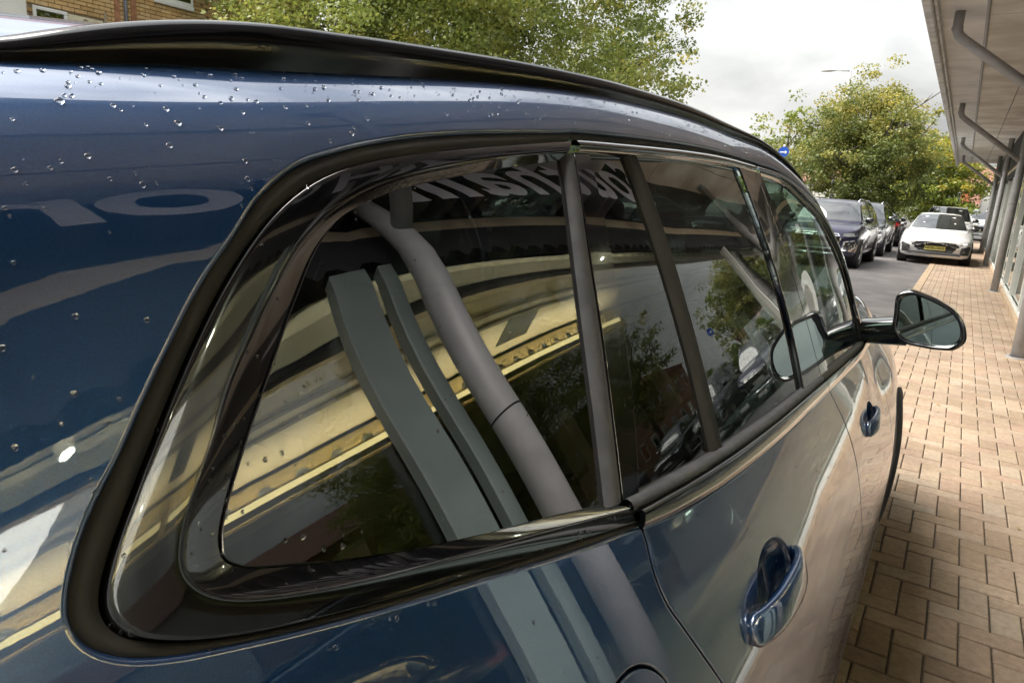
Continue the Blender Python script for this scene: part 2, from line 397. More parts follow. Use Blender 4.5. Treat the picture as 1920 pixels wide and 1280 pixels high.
for p, a, s_ in zip(P, a_, sz):
    for (u, v, w) in [(-1, 0, .1), (0, .55, .35), (1.1, 0, .15), (0, -.55, .0)]: V.append((p[0]+s_*(u*math.cos(a)-v*math.sin(a)), p[1]+s_*(u*math.sin(a)+v*math.cos(a)), p[2]+s_*w*.5))
tag(build('fallen_leaves', V, np.arange(4*n).reshape(-1, 4), brickmat('dead_leaf', [(.30, .20, .05), (.42, .30, .08), (.28, .13, .05)], bump=0), None, False), 'small dry yellow leaves scattered along the brick pavement', 'leaves', kind='stuff')
kerb = empty('kerb', (-.53, 0, 0)); tag(kerb, kind='structure')
for k in range(32):
    y0 = -2.0+.915*k
    MB().box((-.61, y0, -.12), (-.468, y0+.909, .004), .008).build('kerb_stone', MT['kerb'], kerb)

# ------------------------------------------------------------------ showroom building with canopy
SH = empty('showroom', (.95, 0, 0))
tag(SH, 'glass-fronted car showroom with grey steel columns, braced canopy and pale soffit beside the brick pavement', 'building')
FX = .90; HEAD = 2.46
mull = [12.5+2.45*k for k in range(-9, 11) if k not in (-5, -4, -3)]
ys = sorted(mull+[1.37])
for y in mull: MB().box((FX-.02, y-.025, .10), (FX+.06, y+.025, HEAD), .004).build('mullion', MT['frame'], SH)
MB().box((FX-.03, 1.285, .10), (FX+.03, 1.455, HEAD), .006).build('mullion', MT['greenpost'], SH)
MB().box((FX-.03, 1.515, .10), (FX+.03, 1.59, HEAD), .006).build('mullion', MT['greenpost'], SH)
for y0, y1 in zip(ys[:-1], ys[1:]):
    MB().box((FX+.03, y0+.03, .12), (FX+.036, y1-.03, HEAD)).build('window_pane', MT['shopglass'], SH)
    MB().box((FX-.02, y0+.03, .10), (FX+.02, y1-.03, .15), .004).build('window_sill', MT['frame'], SH)
MB().box((FX-.06, -10, -.04), (FX+.14, 37, .10), .008).build('plinth', MT['kerb'], SH)
# fascia boards, scalloped trim
MB().box((FX-.02, -10, HEAD+.04), (FX+.10, 37, 2.66)).build('fascia_board', MT['fascia'], SH)
MB().box((FX-.015, -10, 2.66), (FX+.10, 37, 2.755)).build('fascia_band', MT['beige'], SH)
MB().box((FX-.02, -10, 2.755), (FX+.10, 37, 3.60)).build('fascia_board', MT['fascia'], SH)
V = []; F = []; n = 1700; yy = np.linspace(-10, 37, n)
for i, y in enumerate(yy):
    zz = HEAD+.02-.030*max(0, math.sin(2*math.pi*y/.17))**.6; V += [(FX-.026, y, HEAD+.06), (FX-.026, y, zz), (FX+.02, y, zz), (FX+.02, y, HEAD+.06)]
for i in range(n-1):
    for k in range(3): F.append((4*i+k, 4*i+k+1, 4*i+5+k, 4*i+4+k))
build('scalloped_trim', V, F, MT['fascia'], SH, False)
# columns with bent braces
for k in range(-1, 5):
    y = 1.63+7.63*k
    c = MB().tube([(.75, y, -.01), (.75, y, 3.60)], .068, 28).build('column', MT['steel'], SH, True)
    MB().lathe([(0.0, .0), (0.0, .115), (.012, .115), (.014, .08)], 28, 'z', (.75, y, 0)).build('base_plate', MT['steel'], c)
    MB().tube([(.75, y, 2.52), (-.33, y, 3.31), (-.385, y, 3.36), (-.41, y, 3.42), (-.41, y, 3.60)], .050, 20).build('brace', MT['steel'], c, True)
    MB().lathe([(-.004, .068), (-.003, .0705), (.003, .0705), (.004, .068)], 24, 'z', (.75, y, 1.72)).build('weld_band', MT['fascia'], c, True)
    for a in (45, 135, 225, 315): MB().lathe([(.012, .0), (.024, .0), (.024, .009), (.012, .010)], 6, 'z', (.75+.095*math.cos(math.radians(a)), y+.095*math.sin(math.radians(a)), 0)).build('bolt', MT['steel'], c)
    MB().lathe([(-.015, .056), (.015, .056)], 20, 'z', (-.41, y, 3.43)).build('collar', MT['steel'], c, True)
# canopy: edge gutter, soffit boards with open joints, deck
MB().box((-.70, -11, 3.44), (-.615, 37, 3.86), .012).build('gutter', MT['gutter'], SH)
MB().box((-.735, -11, 3.74), (-.60, 37, 3.90), .02).build('gutter_lip', MT['gutter'], SH)
MB().box((-.613, -11, 3.50), (-.585, 37, 3.585), .004).build('gutter_lip', MT['gutter'], SH)
for k in range(-3, 16):
    y0 = -3+2.5*k
    MB().box((-.60, y0+.004, 3.60), (-.165, y0+2.496, 3.62)).build('soffit_panel', MT['soffit_strip'], SH)
    MB().box((-.15, y0+.008, 3.60), (.385, y0+2.492, 3.62)).build('soffit_panel', MT['soffit'], SH)
    MB().box((.400, y0+.008, 3.60), (.90, y0+2.492, 3.62)).build('soffit_panel', MT['soffit'], SH)
MB().tube([(-.157, -11, 3.585), (-.157, 37, 3.585)], .018, 10).build('conduit', MT['steel'], SH, True)
MB().box((-.70, -11, 3.64), (9, 37, 3.74)).build('canopy_deck', MT['roofing'], SH)
# interior
sheet('showroom_floor', .95, 9, -11, 37, .012, MT['floor'], SH)
for x0, x1 in ((9, 9.1),): MB().box((x0, -11, 0), (x1, 37, 3.7)).build('back_wall', MT['darkwall'], SH)
MB().box((.9, -11.1, 0), (9.1, -11, 3.7)).build('end_wall', MT['darkwall'], SH)
V = []; F = []; xs = []                                # pale profiled ceiling, ribs along the street
x = .98
while x < 1.72: xs += [(x, 3.00), (x+.115, 3.00), (x+.13, 3.05), (x+.165, 3.05)]; x += .18
for (x, z) in xs: V += [(x, -6, z), (x, 37, z)]
for i in range(len(xs)-1): F.append((2*i, 2*i+1, 2*i+3, 2*i+2))
build('ceiling_deck', V, F, MT['deck'], SH, False)
MB().box((1.86, -6, 3.0), (1.90, 37, 3.03)).build('ceiling_joint', MT['fascia'], SH)
for k in range(14):
    MB().box((1.90, -6+3*k+.006, 2.97), (2.60, -6+3*k+2.994, 3.0)).build('ceiling_panel', MT['beige'], SH)
    if k % 2 == 1 or k < 4: MB().box((2.20, -6+3*k+.9, 2.962), (2.48, -6+3*k+1.4, 2.969)).build('ceiling_grille', MT['fascia'], SH)
for x in (2.04, 2.16): MB().box((x, -6, 2.955), (x+.03, 37, 2.969)).build('ceiling_trim', MT['darkwall'], SH)
# cellular beam with round holes
L0 = [np.array([(-6, 2.68), (14, 2.68), (14, 2.96), (-6, 2.96)], float)]
pts = [];
for a, bq in zip(L0[0], np.roll(L0[0], -1, 0)):
    m = max(1, int(np.linalg.norm(bq-a)/.35))
    for j in range(m): pts.append(a+(bq-a)*j/m)
holes = [np.array([(-5.6+.26*k+.048*math.cos(a), 2.85+.048*math.sin(a)) for a in np.linspace(0, -2*math.pi, 17)[:-1]]) for k in range(74)]
Pb, Fb = fill([np.array(pts)]+holes, .35)
build('cellular_beam', [(2.64, p[0], p[1]) for p in Pb], [tuple(f) for f in Fb], MT['gold'], SH, False)
MB().box((2.56, -6, 2.655), (2.72, 37, 2.68)).build('beam_flange', MT['gold'], SH)
MB().box((2.73, -6, 2.69), (2.75, 14, 2.96)).build('beam_lining', MT['deck'], SH)
MB().box((2.64, 14, 2.68), (2.68, 37, 2.97)).build('beam_web', MT['gold'], SH)
MB().box((2.75, -6, 2.70), (9, 37, 2.74)).build('rear_ceiling', MT['darkwall'], SH)
for k, y in enumerate((-1.0, 3.0, 7.0, 11.0, 15.0, 19.0)): MB().box((4.6, y, .012), (4.9, y+.3, 2.70)).build('pier', MT['beige'], SH)
# lit lamps of the showroom; the strips behind the fascia are added fill light
def strip_lamp(x, y0, y1, z, label):
    o = empty('strip_light', (x, y0, z)); tag(o, label, 'lamp', 'strip lights hidden in the showroom ceiling')
    MB().box((x-.045, y0, z-.03), (x+.045, y1, z)).build('lamp_tray', MT['gold'], o)
    MB().box((x-.060, y0, z-.03), (x-.047, y1, z+.035)).build('lamp_lip', MT['gold'], o)
    MB().box((x-.0625, y0+.02, z-.028), (x-.0605, y1-.02, z+.018)).build('lamp_diffuser', MT['led_soft'] if x > 2 else MT['gold'], o)
    MB().box((x-.030, y0+.02, z+.002), (x+.030, y1-.02, z+.012)).build('lamp_tube', MT['led'], o)
for k, w in enumerate(('first', 'second')):
    strip_lamp(2.48, -4.0+5.2*k, -4.0+5.2*k+5.0, 2.70, 'warm strip light along the showroom beam, %s from the car boot end' % w)
    strip_lamp(1.08, -4.0+5.2*k, -4.0+5.2*k+5.0, 2.66, 'added hidden fill light for the ceiling deck behind the shop fascia, %s from the car boot end' % w)  # added out of sight behind the fascia to brighten the pale ceiling deck
for k, (x, y) in enumerate([(1.55, .55), (1.80, 2.9), (2.4, .1), (1.6, 5.0), (2.0, 8.0), (2.0, 11.0), (1.5, -1.0)]):
    o = empty('downlight', (x, y, 2.93)); tag(o, 'small round showroom downlight, %s' % ['second behind the fascia', 'third behind the fascia', 'close to the perforated beam', 'fourth behind the fascia', 'fifth behind the fascia', 'sixth behind the fascia', 'first behind the fascia'][k], 'lamp', 'showroom downlights')
    MB().lathe([(2.90, .0), (2.90, .024)], 20, 'z', (x, y, 0)).build('lamp_lens', MT['led_disc'], o)
    MB().lathe([(2.90, .025), (2.892, .036), (2.95, .038), (3.0, .038)], 20, 'z', (x, y, 0)).build('lamp_bezel', MT['white_pvc'], o, True)
# raised sign letters over the shop window
SG = empty('fascia_sign', (.70, 2.0, 2.79)); tag(SG, 'thick grey raised lettering standing off the dark fascia over the shop window', 'sign')
def letter(ch):
    cu = bpy.data.curves.new('letter', 'FONT'); cu.body = ch; cu.size = .95; cu.extrude = .12; cu.offset = .018; cu.align_x = 'LEFT'
    o = bpy.data.objects.new('letter', cu); COL.objects.link(o)
    dg = bpy.context.evaluated_depsgraph_get(); me = bpy.data.meshes.new_from_object(o.evaluated_get(dg)); bpy.data.objects.remove(o)
    V = np.array([v.co[:] for v in me.vertices]); w = V[:, 0].max()-V[:, 0].min(); V[:, 0] -= V[:, 0].min()
    me.vertices.foreach_set('co', V.ravel()); me.materials.clear(); me.materials.append(MT['letter']); me.materials.append(MT['letter_side'])
    for p in me.polygons: p.material_index = 0 if abs(p.normal.z) > .8 else 1
    q = bpy.data.objects.new('letter', me); COL.objects.link(q); q.parent = SG
    q.rotation_euler = (math.radians(90), 0, math.radians(-90))
    q.location = (.055, 0, 0); return q, w
y = 2.02
for ch in 'llahtuoS':                       # set from the last letter back to the first
    q_, w_ = letter(ch); y += w_; q_.location.y = y-2.0; y += .085
q_, w_ = letter('H'); q_.location.y = 1.94-2.0
for ch, y in (('o', 1.12), ('n', .60)): q_, w_ = letter(ch); q_.location.y = y-2.0; q_.location.z += .10

# ------------------------------------------------------------------ brick house across the road
HS = empty('brick_house', (-14.5, 7, 0)); tag(HS, 'yellow brick house with white framed window and grey downpipe beyond the car roof', 'house')
HX = -14.5
MB().box((HX-7, 6.30, -.05), (HX-.04, 13, 6.4)).build('wall', MT['mortar'], HS)
MB().box((HX-7, -3, -.05), (HX+.25, 6.28, 6.4), .01).build('rendered_wall', MT['render'], HS)
WY0, WY1, WZ0, WZ1 = 6.47, 7.05, 3.0, 4.06
bm_ = {}
def house_brick(l):
    l = round(l, 3)
    if l not in bm_:
        b = MB().box((-.05, 0, 0), (0, l, .065), .004); me = bpy.data.meshes.new('brick'); me.from_pydata(b.V, [], b.F); me.materials.append(MT['housebrick']); bm_[l] = me
    return bm_[l]
cnt = 0
for r in range(20):
    z = 3.49+.075*r; y = 6.30+(.1125 if r % 2 else 0)
    if r % 2:
        pieces = [(6.30, .1025)]
    else: pieces = []
    while y < 9.75: pieces.append((y, .215)); y += .225
    for (y, l) in pieces:
        if WZ0-.02 < z+.04 < WZ1+.02 and WY0-.02 < y+l/2 < 7.72: continue
        if cnt >= 290: break
        o = bpy.data.objects.new('brick', house_brick(l)); COL.objects.link(o); o.parent = HS; o.location = (HX-.0+random.uniform(-.002, .002)+14.5, y-7, z); cnt += 1
b = MB()
for r in range(-46, 40):
    z = 3.49+.075*r
    if 0 <= r < 20: continue
    y = 6.30+(.1125 if r % 2 else 0)
    while y < 12.7:
        if not (2.9 < z < 4.1 and WY0 < y < 7.7): b.box((HX-.05, y, z), (HX, y+.215, z+.065))
        y += .225
for r in range(20):
    z = 3.49+.075*r; y = 9.86 if r % 2 else 9.75+.225-(.0)
    while y < 12.7: b.box((HX-.05, y, z), (HX, y+.215, z+.065)); y += .225
b.build('far_bricks', MT['housebrick'], HS, kind='stuff')
w = empty('window', (0, -.24, 3.5), HS)
for lo, hi in (((-.02, WY0, WZ1-.06), (.03, WY1, WZ1)), ((-.02, WY0, WZ0), (.03, WY1, WZ0+.06)), ((-.02, WY0, WZ0+.06), (.03, WY0+.06, WZ1-.06)), ((-.02, WY1-.06, WZ0+.06), (.03, WY1, WZ1-.06))):
    MB().box((HX+lo[0], lo[1], lo[2]), (HX+hi[0], hi[1], hi[2]), .006).build('frame', MT['white_pvc'], w)
MB().box((HX-.01, WY0+.06, WZ0+.06), (HX, WY1-.06, WZ1-.06)).build('pane', MT['houseglass'], w)
MB().box((HX-.06, WY0+.02, WZ0), (HX-.03, WY1-.02, WZ1)).build('blind', mat('pale_green_blind', (.45, .50, .30), .8, var=.1, scale=3), w)
for k in range(8): MB().box((HX-.03, 7.06, 3.0+.13*k+.004), (HX+.012, 7.70, 3.0+.13*k+.128), .004).build('cladding_board', MT['cream'], HS)
MB().lathe([(0, .0), (0, .04), (.03, .035)], 16, 'x', (HX+.01, 7.36, 3.97)).build('vent', MT['steel'], HS)
MB().box((HX-.02, 7.72, 2.8), (HX+.005, 7.78, 4.2)).build('trim_board', MT['mortar'], HS)
MB().tube([(HX+.06, 8.12, 0), (HX+.06, 8.12, 6.2)], .035, 10).build('downpipe', mat('downpipe_grey', (.10, .10, .11), .5, var=.2, scale=5), HS, True)
MB().box((HX-.02, 7.93, 0), (HX+.02, 8.03, 6.2)).build('pier', mat('red_brick_pier', (.36, .17, .09), .85, var=.25, scale=8), HS)
MB().box((HX-.02, 8.25, 0), (HX+.02, 8.36, 6.2)).build('pier', mat('red_brick_pier', (.36, .17, .09), .85, var=.25, scale=8), HS)
MB().box((HX-.02, 8.74, 4.62), (HX+.06, 9.6, 4.70), .01).build('window_sill', MT['white_pvc'], HS)
w2 = empty('window', (0, 2.2, 4.7), HS)
MB().box((HX-.02, 8.8, 4.70), (HX+.03, 9.6, 5.7), .01).build('frame', MT['white_pvc'], w2)
MB().box((HX+.031, 8.87, 4.77), (HX+.034, 9.53, 5.63)).build('pane', MT['houseglass'], w2)
V = [(HX-7.3, -3.3, 6.4), (HX+.45, -3.3, 6.4), (HX+.45, 13.3, 6.4), (HX-7.3, 13.3, 6.4), (HX-3.4, -3.3, 9.0), (HX-3.4, 13.3, 9.0)]
build('roof', V, [(0, 4, 5, 3), (1, 2, 5, 4), (0, 1, 4), (2, 3, 5), (0, 3, 2, 1)], mat('roof_tiles', (.20, .09, .06), .8, var=.25, scale=6), HS, False)

# ------------------------------------------------------------------ far buildings
def far_house(name, label, x0, x1, y0, y1, h, wall, roof, rows=1):
    o = empty(name, ((x0+x1)/2, (y0+y1)/2, 0)); tag(o, label, 'house')
    MB().box((x0, y0, -.05), (x1, y1, h)).build('wall', wall, o)
    xm = (x0+x1)/2; e = .3
    build('roof', [(x0-e, y0-e, h), (x1+e, y0-e, h), (x1+e, y1+e, h), (x0-e, y1+e, h), (x0-e, (y0+y1)/2, h+2), (x1+e, (y0+y1)/2, h+2)], [(0, 1, 5, 4), (3, 4, 5, 2), (0, 4, 3), (1, 2, 5), (0, 3, 2, 1)], roof, o, False)
    for r in range(rows):
        n = max(2, int((x1-x0)/2.4))
        for k in range(n):
            cx_ = x0+(x1-x0)*(k+.5)/n; zc = 1.5+2.6*r
            f = MB().box((cx_-.55, y0-.05, zc-.6), (cx_+.55, y0+.02, zc+.6), .01).build('window', MT['white_pvc'], o)
            MB().box((cx_-.48, y0-.056, zc-.53), (cx_-.02, y0-.052, zc+.53)).box((cx_+.02, y0-.056, zc-.53), (cx_+.48, y0-.052, zc+.53)).build('pane', MT['houseglass'], f)
        ny_ = max(2, int((y1-y0)/2.6))
        for k in range(ny_):
            cy_ = y0+(y1-y0)*(k+.5)/ny_; zc = 1.5+2.6*r
            f = MB().box((x1-.02, cy_-.55, zc-.6), (x1+.05, cy_+.55, zc+.6), .01).build('window', MT['white_pvc'], o)
            MB().box((x1+.052, cy_-.48, zc-.53), (x1+.056, cy_+.48, zc+.53)).build('pane', MT['houseglass'], f)
RT = mat('far_roof_tile', (.22, .10, .07), .85, var=.25, scale=3)
far_house('terraced_house', 'low cream house under trees far up the road', -16, -8, 66, 74, 3.2, MT['render'], RT)
far_house('red_brick_building', 'far red brick building with cream gable end past the showroom', -.6, 3.6, 74, 84, 3.6, mat('far_red_brick', (.45, .16, .07), .85, var=.2, scale=3), RT)
far_house('cream_building', 'small cream building beside the white feather banner', .4, 3.2, 62, 70, 1.9, mat('far_cream_wall', (.62, .46, .30), .85, var=.1, scale=2), RT)
far_house('long_terrace', 'brown terrace with white windows mirrored in the car windows', -32, -22, 18, 58, 5.6, mat('far_brown_brick', (.30, .17, .10), .85, var=.25, scale=3), RT, 2)

# ------------------------------------------------------------------ trees
def leafmat(name, cols):
    m, N_, L, b = newmat(name); N_.remove(b); out = N_['Material Output']
    at = N_.new('ShaderNodeAttribute'); at.attribute_name = 'tint'; ge = N_.new('ShaderNodeNewGeometry')
    mu = N_.new('ShaderNodeMath'); mu.operation = 'MULTIPLY_ADD'; mu.inputs[1].default_value = .34; L.new(ge.outputs['Random Per Island'], mu.inputs[0])
    L.new(at.outputs['Fac'], mu.inputs[2])
    r = N_.new('ShaderNodeValToRGB'); e = r.color_ramp.elements; e[0].color = (*cols[0], 1); e[1].color = (*cols[-1], 1)
    for i, c in enumerate(cols[1:-1]): x = e.new((i+1)/(len(cols)-1)); x.color = (*c, 1)
    L.new(mu.outputs[0], r.inputs[0])
    d = N_.new('ShaderNodeBsdfDiffuse'); t = N_.new('ShaderNodeBsdfTranslucent'); g = N_.new('ShaderNodeBsdfGlossy'); g.inputs['Roughness'].default_value = .45
    L.new(r.outputs[0], d.inputs['Color']); L.new(r.outputs[0], t.inputs['Color'])
    a = N_.new('ShaderNodeMixShader'); a.inputs[0].default_value = .42; L.new(d.outputs[0], a.inputs[1]); L.new(t.outputs[0], a.inputs[2])
    c = N_.new('ShaderNodeMixShader'); c.inputs[0].default_value = .04; L.new(a.outputs[0], c.inputs[1]); L.new(g.outputs[0], c.inputs[2])
    L.new(c.outputs[0], out.inputs['Surface']); return m
BARK = mat('bark', (.085, .065, .05), .9, var=.35, scale=12, bump=.6, bscale=30)
LEAF_A = leafmat('leaves_maple', [(0.089, 0.12, 0.025), (0.157, 0.205, 0.038), (0.252, 0.299, 0.058), (0.378, 0.378, 0.084), (0.482, 0.378, 0.095)])
LEAF_B = leafmat('leaves_hornbeam', [(0.078, 0.11, 0.029), (0.137, 0.173, 0.042), (0.23, 0.247, 0.058), (0.378, 0.335, 0.068), (0.482, 0.378, 0.073)])
LEAF_C = leafmat('leaves_yellow_green', [(.08, .13, .02), (.15, .21, .03), (.25, .29, .04), (.38, .33, .04), (.42, .30, .03)])
def tree(name, label, base, h, cz, rad, nclump, per, leaf, lm, trunk_r, clump_r=.55, shape=None, tint_h=0.0, tint0=.25, limbs=9, group=None, seed=1, only=None):
    rg = np.random.default_rng(seed); rd_ = random.Random(seed)
    o = empty(name, (base[0], base[1], 0)); tag(o, label, 'tree', group)
    bx, by = base; b = MB()
    b.tube([(bx, by, -.05), (bx+.03, by, cz*.4), (bx-.05, by+.04, cz), (bx+.05, by, cz+(h-cz)*.6)], [trunk_r, trunk_r*.8, trunk_r*.55, trunk_r*.2], 10)
    tips = []
    for k in range(limbs):
        a = 2*math.pi*k/limbs+rd_.uniform(-.3, .3); z0 = cz*.55+(cz*.55)*rd_.random(); rr = rad[0]*rd_.uniform(.55, .9); z1 = min(h*.93, z0+rad[2]*rd_.uniform(.15, 1.0))
        p0 = np.array([bx, by, z0]); p2 = np.array([bx+rr*math.cos(a), by+rr*math.sin(a)*rad[1]/rad[0], z1]); p1 = (p0+p2)/2+np.array([0, 0, .25*rad[2]*rd_.uniform(-.2, .6)])
        b.tube([p0, p1, p2], [trunk_r*.42, trunk_r*.26, trunk_r*.06], 6)
        for q in range(3):
            s = p1+(p2-p1)*rd_.uniform(.1, .8); e = s+np.array([rd_.gauss(0, 1), rd_.gauss(0, 1), rd_.uniform(.1, 1)])*rad[0]*.22; b.tube([s, e], [trunk_r*.14, trunk_r*.03], 5)
    b.build('trunk', BARK, o, True)
    C = []
    while len(C) < nclump:
        v = rg.normal(size=3); v /= np.linalg.norm(v); r = rg.random()**.42
        if shape: 
            f = shape(v[2]*r); v = np.array([v[0]*f, v[1]*f, v[2]])
        p = np.array([bx, by, cz])+v*r*np.array(rad)*(1+.16*math.sin(5*math.atan2(v[1], v[0])+seed)+.10*rg.normal())
        if only is not None and not only(p): continue
        C.append(p)
    C = np.array(C); ct = tint0+.16*rg.normal(size=nclump)+tint_h*((C[:, 2]-cz)/rad[2])
    cr_ = clump_r*(.6+.8*rg.random(nclump))
    idx = np.repeat(np.arange(nclump), per); n = len(idx)
    off = rg.normal(size=(n, 3)); off /= np.linalg.norm(off, axis=1, keepdims=True); off *= (rg.random(n)**.5)[:, None]*cr_[idx][:, None]; off[:, 2] *= .55
    P = C[idx]+off; sz = leaf*(.6+.8*rg.random(n))
    nrm = rg.normal(size=(n, 3))*.8+np.array([0, 0, .75])+off/ (cr_[idx][:, None])*.5; nrm /= np.linalg.norm(nrm, axis=1, keepdims=True)
    u = np.cross(nrm, rg.normal(size=(n, 3))); u /= np.linalg.norm(u, axis=1, keepdims=True); w = np.cross(nrm, u)
    k5 = [(-.50, 0, 0), (-.05, .36, .05), (.55, 0, -.06), (-.05, -.36, .05)]
    V = np.stack([P+sz[:, None]*(u*a+w*bq+nrm*c) for a, bq, c in k5], 1).reshape(-1, 3)
    V -= np.array([bx, by, 0])
    me = bpy.data.meshes.new('crown'); me.vertices.add(4*n); me.vertices.foreach_set('co', V.ravel())
    me.loops.add(4*n); me.loops.foreach_set('vertex_index', np.arange(4*n)); me.polygons.add(n); me.polygons.foreach_set('loop_start', np.arange(0, 4*n, 4)); me.polygons.foreach_set('loop_total', np.full(n, 4))
    me.update(); at = me.attributes.new('tint', 'FLOAT', 'POINT'); at.data.foreach_set('value', np.repeat(np.clip(ct[idx]+.05*rg.normal(size=n), 0, 1), 4).astype(np.float32))
    me.materials.append(lm); c = bpy.data.objects.new('crown', me); COL.objects.link(c); c.parent = o; return o
tree('maple_tree', 'large broad maple turning yellow behind the car roof', (-9.25, 12.0), 10.5, 5.4, (4.7, 4.7, 4.6), 1500, 115, .068, LEAF_A, .22, .50, tint0=.30, limbs=12, seed=3)
tree('maple_tree', 'darker maple directly right of the brick house', (-11.6, 11.9), 9.5, 5.0, (2.9, 2.9, 4.2), 420, 90, .068, LEAF_A, .17, .50, tint0=.20, limbs=9, seed=4)
tree('hornbeam_tree', 'full rounded tree with yellowing top standing over the parked cars', (-4.05, 33.5), 6.6, 3.75, (2.95, 2.9, 2.75), 560, 95, .100, LEAF_B, .17, .50, shape=lambda s: 1.0-.42*max(0, s)**1.2, tint_h=.18, tint0=.22, limbs=10, seed=5)
tree('hornbeam_tree', 'low yellow-green tree beside the canopy end', (-1.55, 44), 5.0, 2.9, (2.3, 2.2, 2.2), 330, 70, .13, LEAF_C, .13, .5, tint0=.30, tint_h=.15, seed=6)
tree('birch_tree', 'tall thin olive tree behind the yellow-green one', (-2.3, 52), 7.0, 4.6, (2.0, 2.0, 2.6), 150, 40, .17, LEAF_B, .10, .5, tint0=.40, seed=7)
tree('ash_tree', 'sparse small tree with bare twigs left of the rounded tree', (-8.0, 37.5), 6.4, 3.9, (1.9, 1.9, 2.3), 90, 30, .15, LEAF_A, .09, .42, tint0=.35, limbs=14, seed=8)
tree('lime_tree', 'green tree far up the road behind the parked cars', (-6.0, 60), 7.0, 4.0, (4.5, 3, 3), 260, 40, .22, LEAF_A, .2, .8, tint0=.22, seed=9)
tree('lime_tree', 'tree by the terrace seen mirrored in the front windows', (-14, 30), 9.0, 5.4, (3.4, 3.4, 3.6), 300, 40, .16, LEAF_B, .2, .6, tint0=.22, seed=10)
hedge = MB()
# low hedge closing the far end of the road
o = empty('far_hedge', (0, 95, 0)); tag(o, 'dark hedge closing the far end of the road', 'hedge')
rgh = np.random.default_rng(11); n = 26000; P = np.stack([rgh.uniform(-45, 25, n), 95+rgh.normal(0, .9, n), rgh.random(n)**.6*3.0], 1); P[:, 2] *= 1+.25*np.sin(P[:, 0]*.7)+.2*np.sin(P[:, 0]*1.9)
u = rgh.normal(size=(n, 3)); u /= np.linalg.norm(u, axis=1, keepdims=True); w_ = np.cross(u, rgh.normal(size=(n, 3))); w_ /= np.linalg.norm(w_, axis=1, keepdims=True)
V = np.stack([P-u*.22, P+w_*.14, P+u*.22, P-w_*.14], 1).reshape(-1, 3); hob = build('foliage', V, np.arange(4*n).reshape(-1, 4), LEAF_A, o, False)

# ------------------------------------------------------------------ street furniture
LP = empty('street_lamp', (-5.95, 39.5, 0)); tag(LP, 'tall grey street lamp rising behind the rounded tree', 'lamp')
MB().tube([(-5.95, 39.5, -.05), (-5.95, 39.5, 7.95)], [.075, .05], 12).build('post', MT['steel'], LP, True)
MB().tube([(-5.95, 39.5, 7.93), (-6.6, 39.45, 7.97)], .03, 8).build('arm', MT['steel'], LP, True)
MB().lathe([(-.45, .02), (-.30, .11), (0, .14), (.25, .10), (.34, .04)], 14, 'x', (-6.95, 39.45, 7.98)).flat(7.98, .55).build('lamp_head', MT['gutter'], LP, True)
RS = empty('road_sign', (-5.35, 24.6, 0)); tag(RS, 'round blue road sign on a post past the car roof', 'sign')
MB().tube([(-5.35, 24.64, -.05), (-5.35, 24.64, 3.3)], .035, 10).build('post', MT['steel'], RS, True)
MB().lathe([(24.60, 0.0), (24.60, .165), (24.615, .168), (24.625, .16)], 32, 'y', (-5.35, 0, 3.06)).build('sign_plate', mat('sign_blue', (.015, .08, .42), .4, var=.05, scale=3), RS)
MB().box((-5.46, 24.592, 3.03), (-5.30, 24.597, 3.07)).add([(-5.30, 24.592, 2.99), (-5.30, 24.592, 3.11), (-5.23, 24.592, 3.05)], [(0, 1, 2)]).build('arrow', MT['white_pvc'], RS)
FB = empty('feather_banner', (.62, 47, 0)); tag(FB, 'white feather banner on a bent pole beside the showroom end', 'banner')
pole = [(.60, 47, 0), (.60, 47, 1.6), (.66, 47, 2.4), (.80, 47, 2.95), (.93, 47, 3.05)]
MB().tube(pole, .018, 6).build('pole', MT['steel'], FB, True)
V = []; q = catmull(pole[1:], 6)
for p in q: k = (p[2]-1.0)/2.1; V += [tuple(p), (p[0]+.42*math.sin(min(1, max(.1, k))*2.6), p[1]+.06*math.sin(k*6), p[2]-.12)]
build('cloth', V+[(v[0], v[1]+.01, v[2]) for v in V], [(2*i, 2*i+1, 2*i+3, 2*i+2) for i in range(len(q)-1)]+[(2*len(q)+2*i, 2*len(q)+2*i+2, 2*len(q)+2*i+3, 2*len(q)+2*i+1) for i in range(len(q)-1)], MT['white_pvc'], FB, True)
def SN(y, t):
    """smooth normal of the body surface (outwards)"""
    y = np.asarray(y, float); t = np.asarray(t, float); ey, et = .02, .02
    a = S(y+ey, t)-S(y-ey, t); b = S(y, np.minimum(t+et, T[-1]))-S(y, np.maximum(t-et, 0)); n = np.cross(a, b)
    return n/np.linalg.norm(n, axis=-1, keepdims=True)
_ty = np.linspace(-.7, 4.4, 256); _tt = np.linspace(0, 2.2, 441)
_tz = S(*np.meshgrid(_ty, _tt, indexing='ij'))[..., 2]
def t_of(y, z, lo=0.0, hi=2.2):
    """surface parameter at length y and height z"""
    i = min(max(int((y-_ty[0])/(_ty[1]-_ty[0])), 0), 254); k = (y-_ty[i])/(_ty[1]-_ty[0])
    row = _tz[i]*(1-k)+_tz[i+1]*k; return float(np.interp(z, np.maximum.accumulate(row), _tt))
TS = .36                                   # metres per unit of t, roughly
